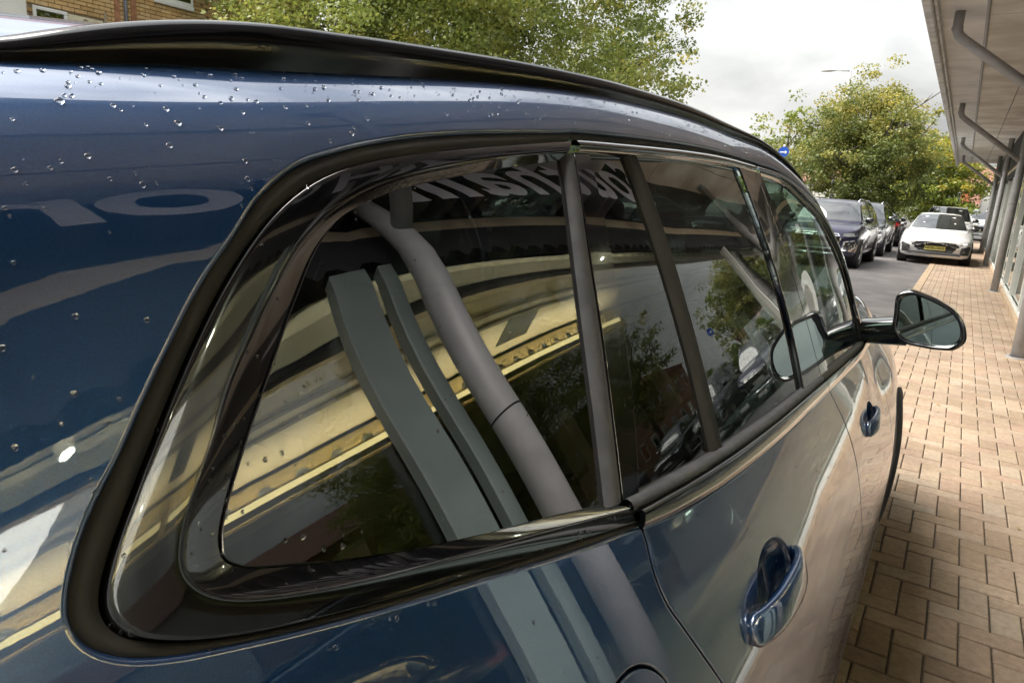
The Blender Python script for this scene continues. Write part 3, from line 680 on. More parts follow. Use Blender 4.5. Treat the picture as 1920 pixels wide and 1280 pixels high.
def panel(name, loops, mt, parent, d=0.0, r=.0025, depth=.012, g=.022, ds=.010, closed_smooth=False):
    """a piece of the body surface: first loop is the outline, further loops are holes (in (y,t)); edges rolled inwards"""
    LL = []
    for i, L in enumerate(loops):
        L = np.asarray(L, float)*[1, TS]
        per = np.linalg.norm(np.diff(np.vstack([L, L[:1]]), axis=0), axis=1)
        out = []
        for k in range(len(L)):                      # keep corners: subdivide the segments
            m = max(1, int(math.ceil(per[k]/ds)))
            for j in range(m): out.append(L[k]+(L[(k+1) % len(L)]-L[k])*j/m)
        L = np.array(out); a = area(L)
        if (i == 0 and a < 0) or (i > 0 and a > 0): L = L[::-1]
        LL.append(L)
    P, F = fill(LL, g)
    Y, TT = P[:, 0], P[:, 1]/TS
    n = SN(Y, TT); V = S(Y, TT)+n*d
    # face direction
    e1 = V[F[:, 1]]-V[F[:, 0]]; e2 = V[F[:, 2]]-V[F[:, 0]]; fl = (np.cross(e1, e2)*n[F[:, 0]]).sum(1) < 0
    F = F.copy(); F[fl] = F[fl][:, ::-1]
    V = list(V); NN = list(n); FF = [tuple(f) for f in F]
    for L in LL:
        y, t = L[:, 0], L[:, 1]/TS; nn = SN(y, t); B = S(y, t)+nn*d
        tg = np.roll(B, -1, 0)-np.roll(B, 1, 0); tg /= np.linalg.norm(tg, axis=1, keepdims=True)+1e-12
        ow = np.cross(tg, nn)
        pt = np.roll(L, -1, 0)-np.roll(L, 1, 0); o2 = np.stack([pt[:, 1], -pt[:, 0]], 1); o2 /= np.linalg.norm(o2, axis=1, keepdims=True)+1e-12
        tst = S(y+o2[:, 0]*.002, t+o2[:, 1]*.002/TS)+nn*d-B
        sg = np.sign((tst*ow).sum(1)); sg[sg == 0] = 1; ow = ow*sg[:, None]
        rings = [(0, 0)]+[(math.radians(a), 0) for a in (30, 60, 90)]+[(math.radians(90), depth)]
        n0 = len(V); m = len(L)
        for (a, dp) in rings:
            V += list(B+ow*r*math.sin(a)-nn*(r*(1-math.cos(a))+dp)); NN += list(nn*math.cos(a)+ow*math.sin(a))
        for q in range(len(rings)-1):
            for k in range(m):
                k2 = (k+1) % m; f = (n0+q*m+k, n0+q*m+k2, n0+(q+1)*m+k2, n0+(q+1)*m+k)
                FF.append(f)
    V = np.array(V); NN = np.array(NN)
    FF2 = []
    for f in FF:
        e = np.cross(V[f[1]]-V[f[0]], V[f[2]]-V[f[0]])
        FF2.append(f if e@NN[list(f)].mean(0) >= 0 else f[::-1])
    return build(name, V, FF2, mt, parent, True, NN)
def strip(name, curves, offs, mt, parent, n=120, closed=False, anchors=None, smooth=True, segs=None):
    """loft between curves drawn on the body surface; offs = offset along the surface normal for each curve"""
    rows = []
    for ci, c in enumerate(curves):
        c = np.asarray(c, float)*[1, TS]
        if anchors:
            cc = []
            an = [0]+list(anchors[ci])+[len(c)-1]
            full = catmull(c, 8)
            for a in range(len(an)-1):
                q = resample(full[an[a]*8:an[a+1]*8+1], segs[a]+1); cc.append(q if a == len(an)-2 else q[:-1])
            c = np.vstack(cc)
        else: c = resample(catmull(c, 8), n)
        rows.append(c)
    return rows
def loft_rows(name, rows, offs, mt, parent, caps=True):
    R = []
    for c, d in zip(rows, offs):
        y, t = c[:, 0], c[:, 1]/TS; R.append(S(y, t)+SN(y, t)*(np.asarray(d)[:, None] if hasattr(d, '__len__') else d))
    n, m = len(R[0]), len(R)
    V = np.stack(R, 1).reshape(-1, 3); F = grid_faces(n, m)
    nn = SN(rows[0][:, 0], rows[0][:, 1]/TS)[n//2]; f = F[len(F)//2]
    if np.cross(V[f[1]]-V[f[0]], V[f[2]]-V[f[0]])@nn < 0: F = [q[::-1] for q in F]
    return build(name, V, F, mt, parent, True)
def flat_loft(name, rows, offs, tilt, mt, parent, down=0.0):
    """like loft_rows, but the face keeps the smooth normal of the body, leaned by tilt (degrees) towards the last row"""
    R = []; NN = []
    A = S(rows[0][:, 0], rows[0][:, 1]/TS); B = S(rows[-1][:, 0], rows[-1][:, 1]/TS); c = B-A; c /= np.linalg.norm(c, axis=1, keepdims=True)+1e-9
    k = np.exp(-.5*(np.arange(-12, 13)/5.0)**2); k /= k.sum(); cp = np.vstack([np.repeat(c[:1], 12, 0), c, np.repeat(c[-1:], 12, 0)]); c = np.stack([np.convolve(cp[:, i], k, 'valid') for i in range(3)], 1)
    for q, d, a in zip(rows, offs, tilt):
        y, t = q[:, 0], q[:, 1]/TS; n_ = SN(y, t); cc = c-n_*(c*n_).sum(1, keepdims=True); cc /= np.linalg.norm(cc, axis=1, keepdims=True)+1e-9
        R.append(S(y, t)+n_*d); a = math.radians(a); n_ = n_-np.array([0, 0, math.tan(math.radians(down))]); n_ /= np.linalg.norm(n_, axis=1, keepdims=True); NN.append(n_*math.cos(a)+cc*math.sin(a))
    n, m = len(R[0]), len(R); V = np.stack(R, 1).reshape(-1, 3); N3 = np.stack(NN, 1).reshape(-1, 3); F = grid_faces(n, m)
    f = F[len(F)//2]
    if np.cross(V[f[1]]-V[f[0]], V[f[2]]-V[f[0]])@N3[f[0]] < 0: F = [q[::-1] for q in F]
    return build(name, V, F, mt, parent, True, N3)
def mixrows(a, b, k): return a*(1-k)+b*k

# ------------------------------------------------------------------ materials of the car
def paintmat(name, col, metal=.6, rough=.38, coat_ior=1.9):
    m, N_, L, b = newmat(name); t = N_.new('ShaderNodeTexCoord')
    n = N_.new('ShaderNodeTexNoise'); n.inputs['Scale'].default_value = 900; n.inputs['Detail'].default_value = 1
    L.new(t.outputs['Object'], n.inputs['Vector'])
    r = N_.new('ShaderNodeValToRGB'); r.color_ramp.elements[0].position = .35; r.color_ramp.elements[1].position = .7
    r.color_ramp.elements[0].color = (*[c*.88 for c in col], 1); r.color_ramp.elements[1].color = (*[min(1, c*1.15) for c in col], 1)
    L.new(n.outputs['Fac'], r.inputs[0]); L.new(r.outputs[0], b.inputs['Base Color'])
    b.inputs['Metallic'].default_value = metal; b.inputs['Roughness'].default_value = rough
    b.inputs['Coat Weight'].default_value = 1; b.inputs['Coat Roughness'].default_value = .012; b.inputs['Coat IOR'].default_value = coat_ior
    # orange peel of the lacquer
    n2 = N_.new('ShaderNodeTexNoise'); n2.inputs['Scale'].default_value = 130; n2.inputs['Detail'].default_value = 1
    L.new(t.outputs['Object'], n2.inputs['Vector'])
    bp = N_.new('ShaderNodeBump'); bp.inputs['Strength'].default_value = .012; bp.inputs['Distance'].default_value = .0006
    L.new(n2.outputs['Fac'], bp.inputs['Height']); L.new(bp.outputs[0], b.inputs['Coat Normal'])
    return m
MT['paint'] = paintmat('paint_dark_blue_metallic', (.020, .088, .245), metal=.55, rough=.32, coat_ior=3.0)
MT['gloss_black'] = mat('gloss_black_trim', (.006, .006, .007), .12, coat=1, coat_ior=1.9, spec=.5)
MT['rail'] = mat('gloss_black_rail', (.008, .008, .010), .13, spec=.55)
MT['satin'] = mat('satin_black_reveal', (.012, .012, .013), .22, spec=.5)
MT['rubber'] = mat('rubber_seal', (.062, .056, .048), .6, var=.12, scale=30)
MT['greyseal'] = mat('grey_flock_seal', (.13, .13, .135), .6, var=.15, scale=40)
MT['plastic'] = mat('black_cladding', (.022, .022, .024), .55, bump=.15, bscale=500)
MT['privacy'] = glassmat('privacy_glass', (.040, .050, .044), .24)
MT['clearglass'] = glassmat('green_tint_glass', (.30, .40, .35), .11)
MT['windscreen'] = glassmat('windscreen_glass', (.62, .72, .66), .07)
MT['cabin'] = mat('cabin_black_fabric', (.018, .018, .020), .8, var=.2, scale=30)
MT['seat'] = mat('seat_leather', (.035, .033, .033), .5, var=.15, scale=15)
MT['chrome'] = mat('chrome', (.75, .75, .76), .08, metal=1)
MT['mirrorglass'] = mat('mirror_silver', (.55, .66, .62), .01, metal=1)
MT['tyre'] = mat('tyre_rubber', (.018, .018, .018), .8, bump=.3, bscale=90)
MT['rim'] = mat('alloy_rim', (.55, .55, .56), .28, metal=.9)
MT['amber'] = mat('amber_lens', (.7, .25, .03), .2)
m_, N_, L_, b_ = newmat('rain_water'); b_.inputs['Transmission Weight'].default_value = 1; b_.inputs['IOR'].default_value = 1.34; b_.inputs['Roughness'].default_value = 0; b_.inputs['Base Color'].default_value = (1, 1, 1, 1)
MT['water'] = m_

# ------------------------------------------------------------------ the blue car
XC = -1.014
CAR = empty('blue_suv', (XC, 1.85, 0))
tag(CAR, 'dark blue estate-bodied SUV wet with raindrops, black window trim and roof rail, filling the foreground', 'car')
paint_edge = [(0.7319, 2.2776), (0.6083, 2.2708), (0.5328, 2.2654), (0.4386, 2.2501), (0.3790, 2.2291), (0.3400, 2.2078), (0.3040, 2.1664), (0.2862, 2.1356), (0.2674, 2.0915), (0.2408, 2.0304), (0.2096, 1.9422), (0.1844, 1.8662), (0.1677, 1.8132), (0.1486, 1.7566), (0.1342, 1.6973), (0.1279, 1.6598), (0.1256, 1.6266), (0.1280, 1.6014), (0.1346, 1.5796), (0.1466, 1.5610), (0.1646, 1.5473), (0.1898, 1.5361), (0.2525, 1.5149), (0.3051, 1.5017), (0.3703, 1.4882), (0.4544, 1.4688), (0.5986, 1.4441)]
trim_outer = [(0.7193, 2.2482), (0.5941, 2.2335), (0.5186, 2.2239), (0.4270, 2.2099), (0.3701, 2.1931), (0.3315, 2.1676), (0.3071, 2.1338), (0.2868, 2.0905), (0.2463, 1.9927), (0.2076, 1.8794), (0.1837, 1.8019), (0.1651, 1.7380), (0.1506, 1.6830), (0.1439, 1.6526), (0.1424, 1.6320), (0.1444, 1.6079), (0.1518, 1.5856), (0.1670, 1.5662), (0.2009, 1.5474), (0.2550, 1.5303), (0.3391, 1.5110), (0.4591, 1.4887), (0.6012, 1.4607)]
trim_ridge = [(0.6994, 2.2179), (0.4932, 2.1889), (0.4161, 2.1671), (0.3565, 2.1285), (0.3286, 2.0982), (0.3150, 2.0737), (0.2870, 2.0100), (0.2557, 1.9264), (0.2302, 1.8573), (0.2136, 1.7915), (0.2016, 1.7571), (0.1828, 1.6844), (0.1786, 1.6593), (0.1798, 1.6398), (0.1872, 1.6144), (0.1965, 1.5957), (0.2161, 1.5826), (0.2606, 1.5648), (0.3457, 1.5456), (0.4670, 1.5216), (0.6043, 1.4908)]
glass_edge = [(0.6928, 2.2074), (0.4887, 2.1731), (0.4118, 2.1487), (0.3606, 2.1126), (0.3393, 2.0782), (0.3044, 1.9894), (0.2757, 1.9048), (0.2383, 1.7910), (0.2260, 1.7495), (0.2156, 1.7111), (0.2083, 1.6752), (0.2078, 1.6473), (0.2155, 1.6316), (0.2397, 1.6151), (0.2662, 1.6001), (0.3501, 1.5683), (0.4979, 1.5354), (0.5633, 1.5188)]
def sm(c, n=6, closed=False): return [tuple(p) for p in catmull(c, n, closed)]
R_AX, F_AX, AXZ, ARCH = .34, 3.20, .36, .425
def arc(ay, a0, a1, r=ARCH, n=24):
    out = []
    for k in range(n+1):
        a = math.radians(a0+(a1-a0)*k/n); y = ay+r*math.cos(a); z = AXZ+r*math.sin(a); out.append((y, t_of(y, max(z, .25), 0, 1.4)))
    return out
ZBOT = .42
tb = lambda y, z=ZBOT: (y, t_of(y, z))
rear_cut = [(.604, 1.444), (.605, 1.415), (.603, 1.38), (.604, 1.345), (.613, 1.294), (.631, 1.25), (.656, 1.192), (.690, 1.115), (.73, 1.02), (.765, .90), (.79, .75), (.805, .60), (.815, .48)]
front_cut = [(1.617, 1.498), (1.655, 1.423), (1.735, 1.27), (1.775, 1.15), (1.79, 1.02), (1.79, .90), (1.79, .6), (1.79, t_of(1.79, ZBOT))]
# painted body side: quarter panel, roof shoulder and pillar in one pressing
up_front = [(.7326, 2.283), (1.0, 2.283), (1.603, 2.278), (1.9, 2.272), (2.2, 2.262), (2.4, 2.24), (2.52, 2.13), (2.59, 1.85), (2.615, 1.50)]
roofline = [(-.46, 2.60), (0.2, 2.60), (1.0, 2.60), (1.7, 2.60), (2.0, 2.47), (2.3, 2.37), (2.5, 2.30), (2.62, 2.05), (2.66, 1.75), (2.67, 1.50)]
fuel_c = (.50, 1.030); FR = .082
def circ(c, r, n=48):
    out = []
    for k in range(n):
        a = 2*math.pi*k/n; y = c[0]+r*math.cos(a); out.append((y, t_of(y, c[1]+r*math.sin(a), .5, 1.45)))
    return out
loop = [(-.46, t_of(-.46, .45)), (-.46, 2.60)]+sm(roofline, 6)[1:]+sm(up_front, 6)[::-1]+sm(paint_edge, 5)[1:]+[(y-.0058, t) for (y, t) in sm(rear_cut, 4)]
loop += arc(R_AX, 5, 175)+[(R_AX-ARCH-.02, t_of(R_AX-ARCH-.02, .45))]
side = panel('body_side', [loop, circ(fuel_c, FR+.008)], MT['paint'], CAR, g=.02, ds=.008, r=.004)
flap = panel('fuel_flap', [circ(fuel_c, FR)], MT['paint'], CAR, g=.02, ds=.006, r=.002)
# doors
paint_top = [(.605, 1.441), (.698, 1.427), (.844, 1.421), (.973, 1.420), (1.268, 1.420), (1.60, 1.424), (1.653, 1.424)]
HB = dict(rear=(.93, 1.012), front=(2.20, .925))
def ell(c, a, b, n=56):
    out = []
    for k in range(n):
        th = 2*math.pi*k/n; y = c[0]+a*math.cos(th)*(1+.12*math.cos(th)); z = c[1]+b*math.sin(th)-.04*(y-c[0])
        out.append((y, t_of(y, z, .5, 1.45)))
    return out
PA, PB = .090, .056
rd = [(y+.0055, t) for (y, t) in sm(rear_cut, 4)]+[(.82, t_of(.82, ZBOT)), (1.787, t_of(1.787, ZBOT))]+[(y-.0055, t) for (y, t) in sm(front_cut, 4)[::-1] if t < 1.420]+sm(paint_top, 4)[::-1]
rear_door = panel('rear_door', [rd, ell(HB['rear'], PA, PB)], MT['paint'], CAR, g=.02, ds=.008, r=.003)
fdt = [(1.663, 1.424), (1.9, 1.426), (2.3, 1.430), (2.66, 1.435)]
fd = [(y+.0055, t) for (y, t) in sm(front_cut, 4) if t < 1.420]+[(2.70, t_of(2.70, ZBOT)), (2.70, 1.0), (2.68, 1.3), (2.66, 1.435)]+sm(fdt, 4)[::-1]
front_door = panel('front_door', [fd, ell(HB['front'], PA, PB*.8)], MT['paint'], CAR, g=.025, ds=.01, r=.003)
fend = [(2.666, 1.50), (2.668, 1.44), (2.688, 1.3), (2.708, 1.0), (2.708, t_of(2.708, .45))]+[(2.74, t_of(2.74, .45))]+arc(F_AX, 172, 8)+[(4.05, t_of(4.05, .45)), (4.10, 1.0), (4.06, 1.55), (3.4, 1.555), (2.69, 1.555)]
fender = panel('front_fender', [fend], MT['paint'], CAR, g=.03, ds=.012, r=.003)
# sill and wheel-arch cladding
loft_rows('sill_cladding', [np.array([(y, t_of(y, z)*TS) for y in np.linspace(.80, 2.72, 60)]) for z in (.245, .26, .30, .36, .40, .425)], [-.02, .006, .014, .014, .010, -.006], MT['plastic'], CAR)
for ay in (R_AX, F_AX):
    rows = [np.array([(ay+r*math.cos(a), t_of(ay+r*math.cos(a), max(.25, AXZ+r*math.sin(a)), 0, 1.4)*TS) for a in np.linspace(math.radians(-8), math.radians(188), 60)]) for r in (.385, .388, .41, .432, .436)]
    loft_rows('arch_cladding', rows, [-.06, .010, .014, .010, -.005], MT['plastic'], CAR)
# quarter window surround
anch = [(8, 15, 19), (7, 13, 16), (5, 12, 15), (4, 10, 12)]; sg = [36, 44, 14, 60]
PE, TO, TR, GE = strip('', [paint_edge, trim_outer, trim_ridge, glass_edge], None, None, None, anchors=anch, segs=sg)
def soft(R, sg=3.0):
    k = np.exp(-.5*(np.arange(-9, 10)/sg)**2); k /= k.sum(); P = np.vstack([2*R[0]-R[9:0:-1], R, 2*R[-1]-R[-2:-11:-1]])
    return np.stack([np.convolve(P[:, i], k, 'valid') for i in range(2)], 1)
PE, TO, TR, GE = soft(PE, 1.5), soft(TO), soft(TR), soft(GE, 2.0)
loft_rows('quarter_seal', [PE+[0, 0], mixrows(PE, TO, .12), mixrows(PE, TO, .5), mixrows(PE, TO, .9), TO], [-.012, -.0045, -.003, -.0045, -.012], MT['rubber'], CAR)
ks = [0, .03, .075, .13, .25, .5, .75, .92, .98, 1]
flat_loft('quarter_trim', [mixrows(TO, TR, k) for k in ks], [-.011, -.0038, -.0012, 0, .0006, .0010, .0010, .0008, .0003, -.0006], [-88, -60, -28, -9, -5, -1, 3, 8, 26, 50], MT['gloss_black'], CAR, 2.0)
flat_loft('quarter_reveal', [TR, mixrows(TR, GE, .06), mixrows(TR, GE, .35), mixrows(TR, GE, .65), mixrows(TR, GE, .96), GE], [-.0006, -.0016, -.0050, -.0085, -.0118, -.014], [50, 30, 26, 24, 22, 60], MT['gloss_black'], CAR)
GL = -.010
strip_l = [(0.6945, 2.2110), (0.6499, 2.0086), (0.6092, 1.7965), (0.5834, 1.6445), (0.5618, 1.5140)]
qg = sm(glass_edge, 5)+sm(strip_l, 4)[::-1][1:-1]
panel('quarter_window', [qg], MT['privacy'], CAR, d=GL, r=.001, depth=.002, g=.018)
sl = strip('', [[(0.6935, 2.2165), (0.6489, 2.0086), (0.6082, 1.7965), (0.5824, 1.6445), (0.5608, 1.5120)], [(0.7184, 2.2165), (0.6786, 2.0348), (0.6441, 1.8378), (0.6156, 1.6813), (0.5866, 1.5120)]], None, None, None, n=50)
loft_rows('window_divider', [sl[0], mixrows(*sl, .08), mixrows(*sl, .5), mixrows(*sl, .92), sl[1]], [-.012, -.004, -.001, -.004, -.012], MT['greyseal'], CAR)
# rear door upper: frame, appliques, glass
def curve_t(ts, y0, y1, n=60): return np.array([(y, ts(y)*TS) for y in np.linspace(y0, y1, n)])
ftop = lambda y: 2.253
loft_rows('door_frame', [curve_t(lambda y, q=q: q, .727, 1.604) for q in (2.253, 2.251, 2.245, 2.236, 2.228, 2.222, 2.220)], [-.012, -.001, .0025, .0035, .0025, -.001, -.012], MT['gloss_black'], CAR)
loft_rows('roof_seal', [curve_t(lambda y, q=q: q, .735, 2.2) for q in (2.284, 2.276, 2.266, 2.252)], [-.012, -.006, -.006, -.013], MT['rubber'], CAR)
def quadpanel(name, left, right, mt, d, r=.001):
    return panel(name, [sm(left, 5)+sm(right, 5)[::-1]], mt, CAR, d=d, r=r, depth=.003, g=.02)
quadpanel('door_applique', [(0.7214, 2.2210), (0.6816, 2.0348), (0.6471, 1.8378), (0.6186, 1.6813), (0.5896, 1.5120)], [(0.7571, 2.2210), (0.7243, 2.0093), (0.6979, 1.8574), (0.6717, 1.7121), (0.6216, 1.5120)], MT['gloss_black'], -.004)
quadpanel('door_quarter_window', [(0.7591, 2.2230), (0.7263, 2.0093), (0.6999, 1.8574), (0.6737, 1.7121), (0.6236, 1.5100)], [(0.8663, 2.2230), (0.8649, 2.0398), (0.8601, 1.8292), (0.8548, 1.6942), (0.8410, 1.5060)], MT['privacy'], GL)
dl = strip('', [[(0.8633, 2.2250), (0.8619, 2.0398), (0.8571, 1.8292), (0.8518, 1.6942), (0.8380, 1.5080)], [(0.9010, 2.2250), (0.9033, 2.0378), (0.8955, 1.8257), (0.8890, 1.6859), (0.8755, 1.5080)]], None, None, None, n=50)
loft_rows('window_divider', [dl[0], mixrows(*dl, .1), mixrows(*dl, .45), mixrows(*dl, .55), mixrows(*dl, .9), dl[1]], [-.014, -.005, -.003, -.006, -.003, -.014], MT['rubber'], CAR)
quadpanel('rear_door_window', [(0.8980, 2.2230), (0.9003, 2.0378), (0.8925, 1.8257), (0.8860, 1.6859), (0.8725, 1.5060)], [(1.474, 2.223), (1.478, 2.021), (1.474, 1.843), (1.455, 1.680), (1.413, 1.504)], MT['privacy'], GL)
quadpanel('pillar_applique', [(1.475, 2.2215), (1.479, 2.021), (1.475, 1.843), (1.456, 1.680), (1.414, 1.504)], [(1.603, 2.2215), (1.612, 2.032), (1.617, 1.781), (1.617, 1.655), (1.612, 1.500)], MT['gloss_black'], -.002)
quadpanel('pillar_applique', [(1.609, 2.2215), (1.618, 2.032), (1.623, 1.781), (1.623, 1.655), (1.618, 1.500)], [(1.645, 2.2215), (1.666, 2.01), (1.680, 1.803), (1.695, 1.625), (1.720, 1.500)], MT['gloss_black'], -.002)
fo = [(1.609, 2.253), (1.9, 2.25), (2.15, 2.238), (2.35, 2.215), (2.48, 2.10), (2.55, 1.85), (2.585, 1.49)]
fi = [(1.645, 2.219), (1.858, 2.208), (1.988, 2.183), (2.18, 2.155), (2.314, 2.102), (2.43, 1.98), (2.475, 1.77), (2.485, 1.50)]
fr = strip('', [fo, fi], None, None, None, n=90)
loft_rows('door_frame', [fr[0], mixrows(*fr, .05), mixrows(*fr, .3), mixrows(*fr, .6), mixrows(*fr, .95), fr[1]], [-.012, -.001, .003, .003, -.002, -.014], MT['gloss_black'], CAR)
fgl = sm([(1.646, 2.224)]+fi[1:], 5)+[(2.40, 1.503), (1.9, 1.503), (1.716, 1.503)]+sm([(1.644, 2.224), (1.664, 2.01), (1.678, 1.803), (1.693, 1.625), (1.718, 1.503)], 5)[::-1][1:-1]
panel('front_door_window', [fgl], MT['clearglass'], CAR, d=GL, r=.001, depth=.002, g=.03)
# belt mouldings
mo = [(1.440, -.010), (1.4425, -.001), (1.449, .0035), (1.458, .0058), (1.468, .0072), (1.477, .0082), (1.482, .0078), (1.4855, .0055), (1.487, -.006)]
se = [(1.4855, -.004), (1.489, .0020), (1.496, .0035), (1.506, .0025), (1.513, -.001), (1.516, -.012)]
def moulding(nm, P, y0, y1, mt):
    dt = lambda y: np.interp(y, [.5, .60, .68, .82, 1.0, 2.7], [.004, .002, -.008, -.015, -.017, -.010])
    loft_rows(nm, [np.array([(y, (q+dt(y)*(1 if q < 1.47 else 0))*TS) for y in np.linspace(y0, y1, 80)]) for q, _ in P], [d for _, d in P], mt, CAR)
moulding('belt_moulding', mo, .6015, 1.6165, MT['gloss_black']); moulding('belt_moulding', mo, 1.6225, 2.66, MT['gloss_black'])
moulding('belt_seal', se, .592, 1.616, MT['greyseal']); moulding('belt_seal', se, 1.622, 2.60, MT['rubber'])
# roof, windscreen, bonnet, tail: the rest of the shell (both halves)
def shell(name, y0, y1, t0, mt, ny=60, nt=30, t1=None, d=0.0, parent=CAR):
    yy = np.linspace(y0, y1, ny); tt = np.linspace(t0, T[-1] if t1 is None else t1, nt)
    Y, TT_ = np.meshgrid(yy, tt, indexing='ij'); P = S(Y, TT_)+SN(Y, TT_)*d
    R = P.copy(); R[..., 0] = 2*XC-R[..., 0]
    G = np.concatenate([P, R[:, ::-1][:, 1:]], 1); m = G.shape[1]
    F = grid_faces(ny, m); V = G.reshape(-1, 3); f = F[m//2]
    if np.cross(V[f[1]]-V[f[0]], V[f[2]]-V[f[0]])[2] < 0: F = [q[::-1] for q in F]
    return build(name, V, F, mt, parent, True)
shell('roof', -.46, 2.0, 2.607, MT['paint'])
shell('windscreen', 2.005, 2.70, 2.49, MT['windscreen'], d=-.004)
shell('bonnet', 2.705, 4.10, 1.565, MT['paint'], ny=70, nt=40)
def endcap(name, y, dy, mt):
    tt = np.linspace(.05, T[-1], 60); P = S(np.full(60, y), tt); R = P[::-1].copy(); R[:, 0] = 2*XC-R[:, 0]; ring = np.vstack([P, R[1:]]); c = np.array([XC, y, .85])
    rows = []
    for k in np.linspace(1, .02, 10): q = c+(ring-c)*k; q[:, 1] = y+dy*math.sqrt(max(0, 1-k*k)); rows.append(q)
    V = np.stack(rows, 1).reshape(-1, 3); return fix_normals(build(name, V, grid_faces(len(ring), 10), mt, CAR, True))
endcap('tailgate', -.46, -.16, MT['paint']); endcap('front_bumper', 4.10, .14, MT['paint'])
# roof rail: swept section along the shoulder
rail = catmull([(.08, 2.34, .001), (.14, 2.355, .005), (.199, 2.368, .0114), (.228, 2.376, .0170), (.265, 2.385, .0234), (.308, 2.393, .0286), (.349, 2.398, .0315), (.455, 2.412, .0306), (.595, 2.426, .0268), (.805, 2.438, .0228), (1.031, 2.444, .0224), (1.319, 2.445, .0228), (1.682, 2.433, .0205), (1.925, 2.417, .017), (2.05, 2.40, .012), (2.12, 2.392, .002)], 8)
V = []
for y, t, hgt in rail:
    p = S(np.array(y), np.array(t)); n = SN(np.array(y), np.array(t)); up = np.array([0, 0, 1.]); side_v = np.array([1., 0, 0])
    up2 = up*.93+n*.2; up2 /= np.linalg.norm(up2)
    for (a, b) in [(.003, -.014), (.005, .10), (.004, .40), (.001, .72), (-.003, .92), (-.010, 1.0), (-.022, 1.02), (-.033, .97), (-.038, .80), (-.039, .4), (-.038, -.014)]:
        V.append(p+side_v*a+up2*(b*hgt if b > 0 else b))
ro = build('roof_rail', V, grid_faces(len(rail), 11), MT['rail'], CAR, True); fix_normals(ro)
# shark-fin aerial on the roof
MB().add(*(lambda pr: ([(XC+.05+w*s_, y, z) for (y, z, w) in pr for s_ in (1, -1)], [(2*i, 2*i+2, 2*i+3, 2*i+1) for i in range(len(pr)-1)]+[tuple(range(0, 2*len(pr), 2)), tuple(range(1, 2*len(pr), 2))[::-1]]))([(.40, 1.655, .03), (.30, 1.69, .018), (.22, 1.725, .008), (.16, 1.745, .004), (.13, 1.74, .004), (.12, 1.64, .03)])).build('aerial_fin', MT['paint'], CAR)
# door handles: dished pocket and bridge grip
def handle(key, parent):
    c = HB[key]; tc_ = t_of(c[0], c[1], .5, 1.45); base = S(np.array(c[0]), np.array(tc_)); n = SN(np.array(c[0]), np.array(tc_))
    L0 = np.array(ell(c, PA, PB if key == 'rear' else PB*.8)); rows = []
    for k in np.linspace(1, 0.02, 9):
        Lk = np.array([c[0], tc_])+(L0-[c[0], tc_])*k; rows.append(S(Lk[:, 0], Lk[:, 1])-SN(Lk[:, 0], Lk[:, 1])*(.004+.034*math.sqrt(max(0, 1-k**2.2))))
    V = np.stack(rows, 1).reshape(-1, 3); fix_normals(build('handle_pocket', V, grid_faces(len(L0), 9, True), MT['paint'], parent, True))
    V = []; prof = []
    ss = np.linspace(-1, 1, 31)
    for s in ss:
        y = c[0]+.132*s-.002; z = c[1]-.006-.03*(y-c[0]); t = t_of(y, z, .5, 1.45); p = S(np.array(y), np.array(t)); nn = SN(np.array(y), np.array(t))
        out = .010+(.022 if key == 'rear' else .017)*(1-abs(s)**2.6); hh = .0235*(1-.35*s*s if s > 0 else 1-.12*s*s); th = .007+.002*(1-s*s)
        if abs(s) > .93: hh *= max(.55, 1-(abs(s)-.93)*5)
        dn = np.cross(nn, [0, 1., 0]); dn /= np.linalg.norm(dn); dn = -dn if dn[2] < 0 else dn
        if abs(s) > .80: out_in = -.004
        else: out_in = out-2*th
        for k in range(16):
            a = 2*math.pi*k/16; ca, sa = math.cos(a), math.sin(a)
            e = abs(ca)**.7*np.sign(ca); f = abs(sa)**.7*np.sign(sa)
            mid, half = (out+out_in)/2, (out-out_in)/2
            V.append(p+nn*(mid+half*e)+dn*(hh*f))
    F = grid_faces(31, 16)
    F = []
    for i in range(30):
        for k in range(16): F.append((i*16+k, (i+1)*16+k, (i+1)*16+(k+1) % 16, i*16+(k+1) % 16))
    F += [tuple(range(16)), tuple(range(480, 496))]
    h = build('door_handle', V, F, MT['paint'], parent, True); fix_normals(h)
handle('rear', rear_door); handle('front', front_door)
# door mirror
mo_pts = [(-.128, 1.27), (-.104, 1.281), (-.06, 1.274), (-.014, 1.258), (.039, 1.225), (.062, 1.185), (.066, 1.150), (.046, 1.124), (.01, 1.115), (-.04, 1.113), (-.103, 1.122), (-.128, 1.15), (-.133, 1.20)]
mi = empty('door_mirror', (-.04, 2.46, 1.19)-np.array([XC, 1.85, 0]), CAR)
O = resample(catmull([(x, z) for x, z in mo_pts], 8, True), 72, True); cx, cz = -.035, 1.195
rows = []
for (dy, k) in [(.012, .825), (.002, .83), (-.005, .865), (-.008, .93), (-.003, .985), (.010, 1.0), (.035, .995), (.07, .95), (.10, .86), (.125, .70), (.138, .45), (.143, .05)]:
    q = np.array([cx, cz])+(O-[cx, cz])*k; yy = 2.42+dy-(q[:, 0]-cx)*.16; rows.append(np.stack([q[:, 0], yy, q[:, 1]], 1))
fix_normals(build('mirror_housing', np.stack(rows, 1).reshape(-1, 3), grid_faces(72, len(rows), True), MT['gloss_black'], mi, True))
gi = np.array([cx, cz])+(O-[cx, cz])*.835
Pm, Fm = fill([gi if area(gi) > 0 else gi[::-1]], .02)
Vm = np.stack([Pm[:, 0], 2.427-(Pm[:, 0]-cx)*.10+.00*Pm[:, 1]+.10*(Pm[:, 1]-cz)*0.35, Pm[:, 1]], 1)
build('mirror_glass', Vm, [tuple(f) for f in Fm], MT['mirrorglass'], mi, True)
rows = []
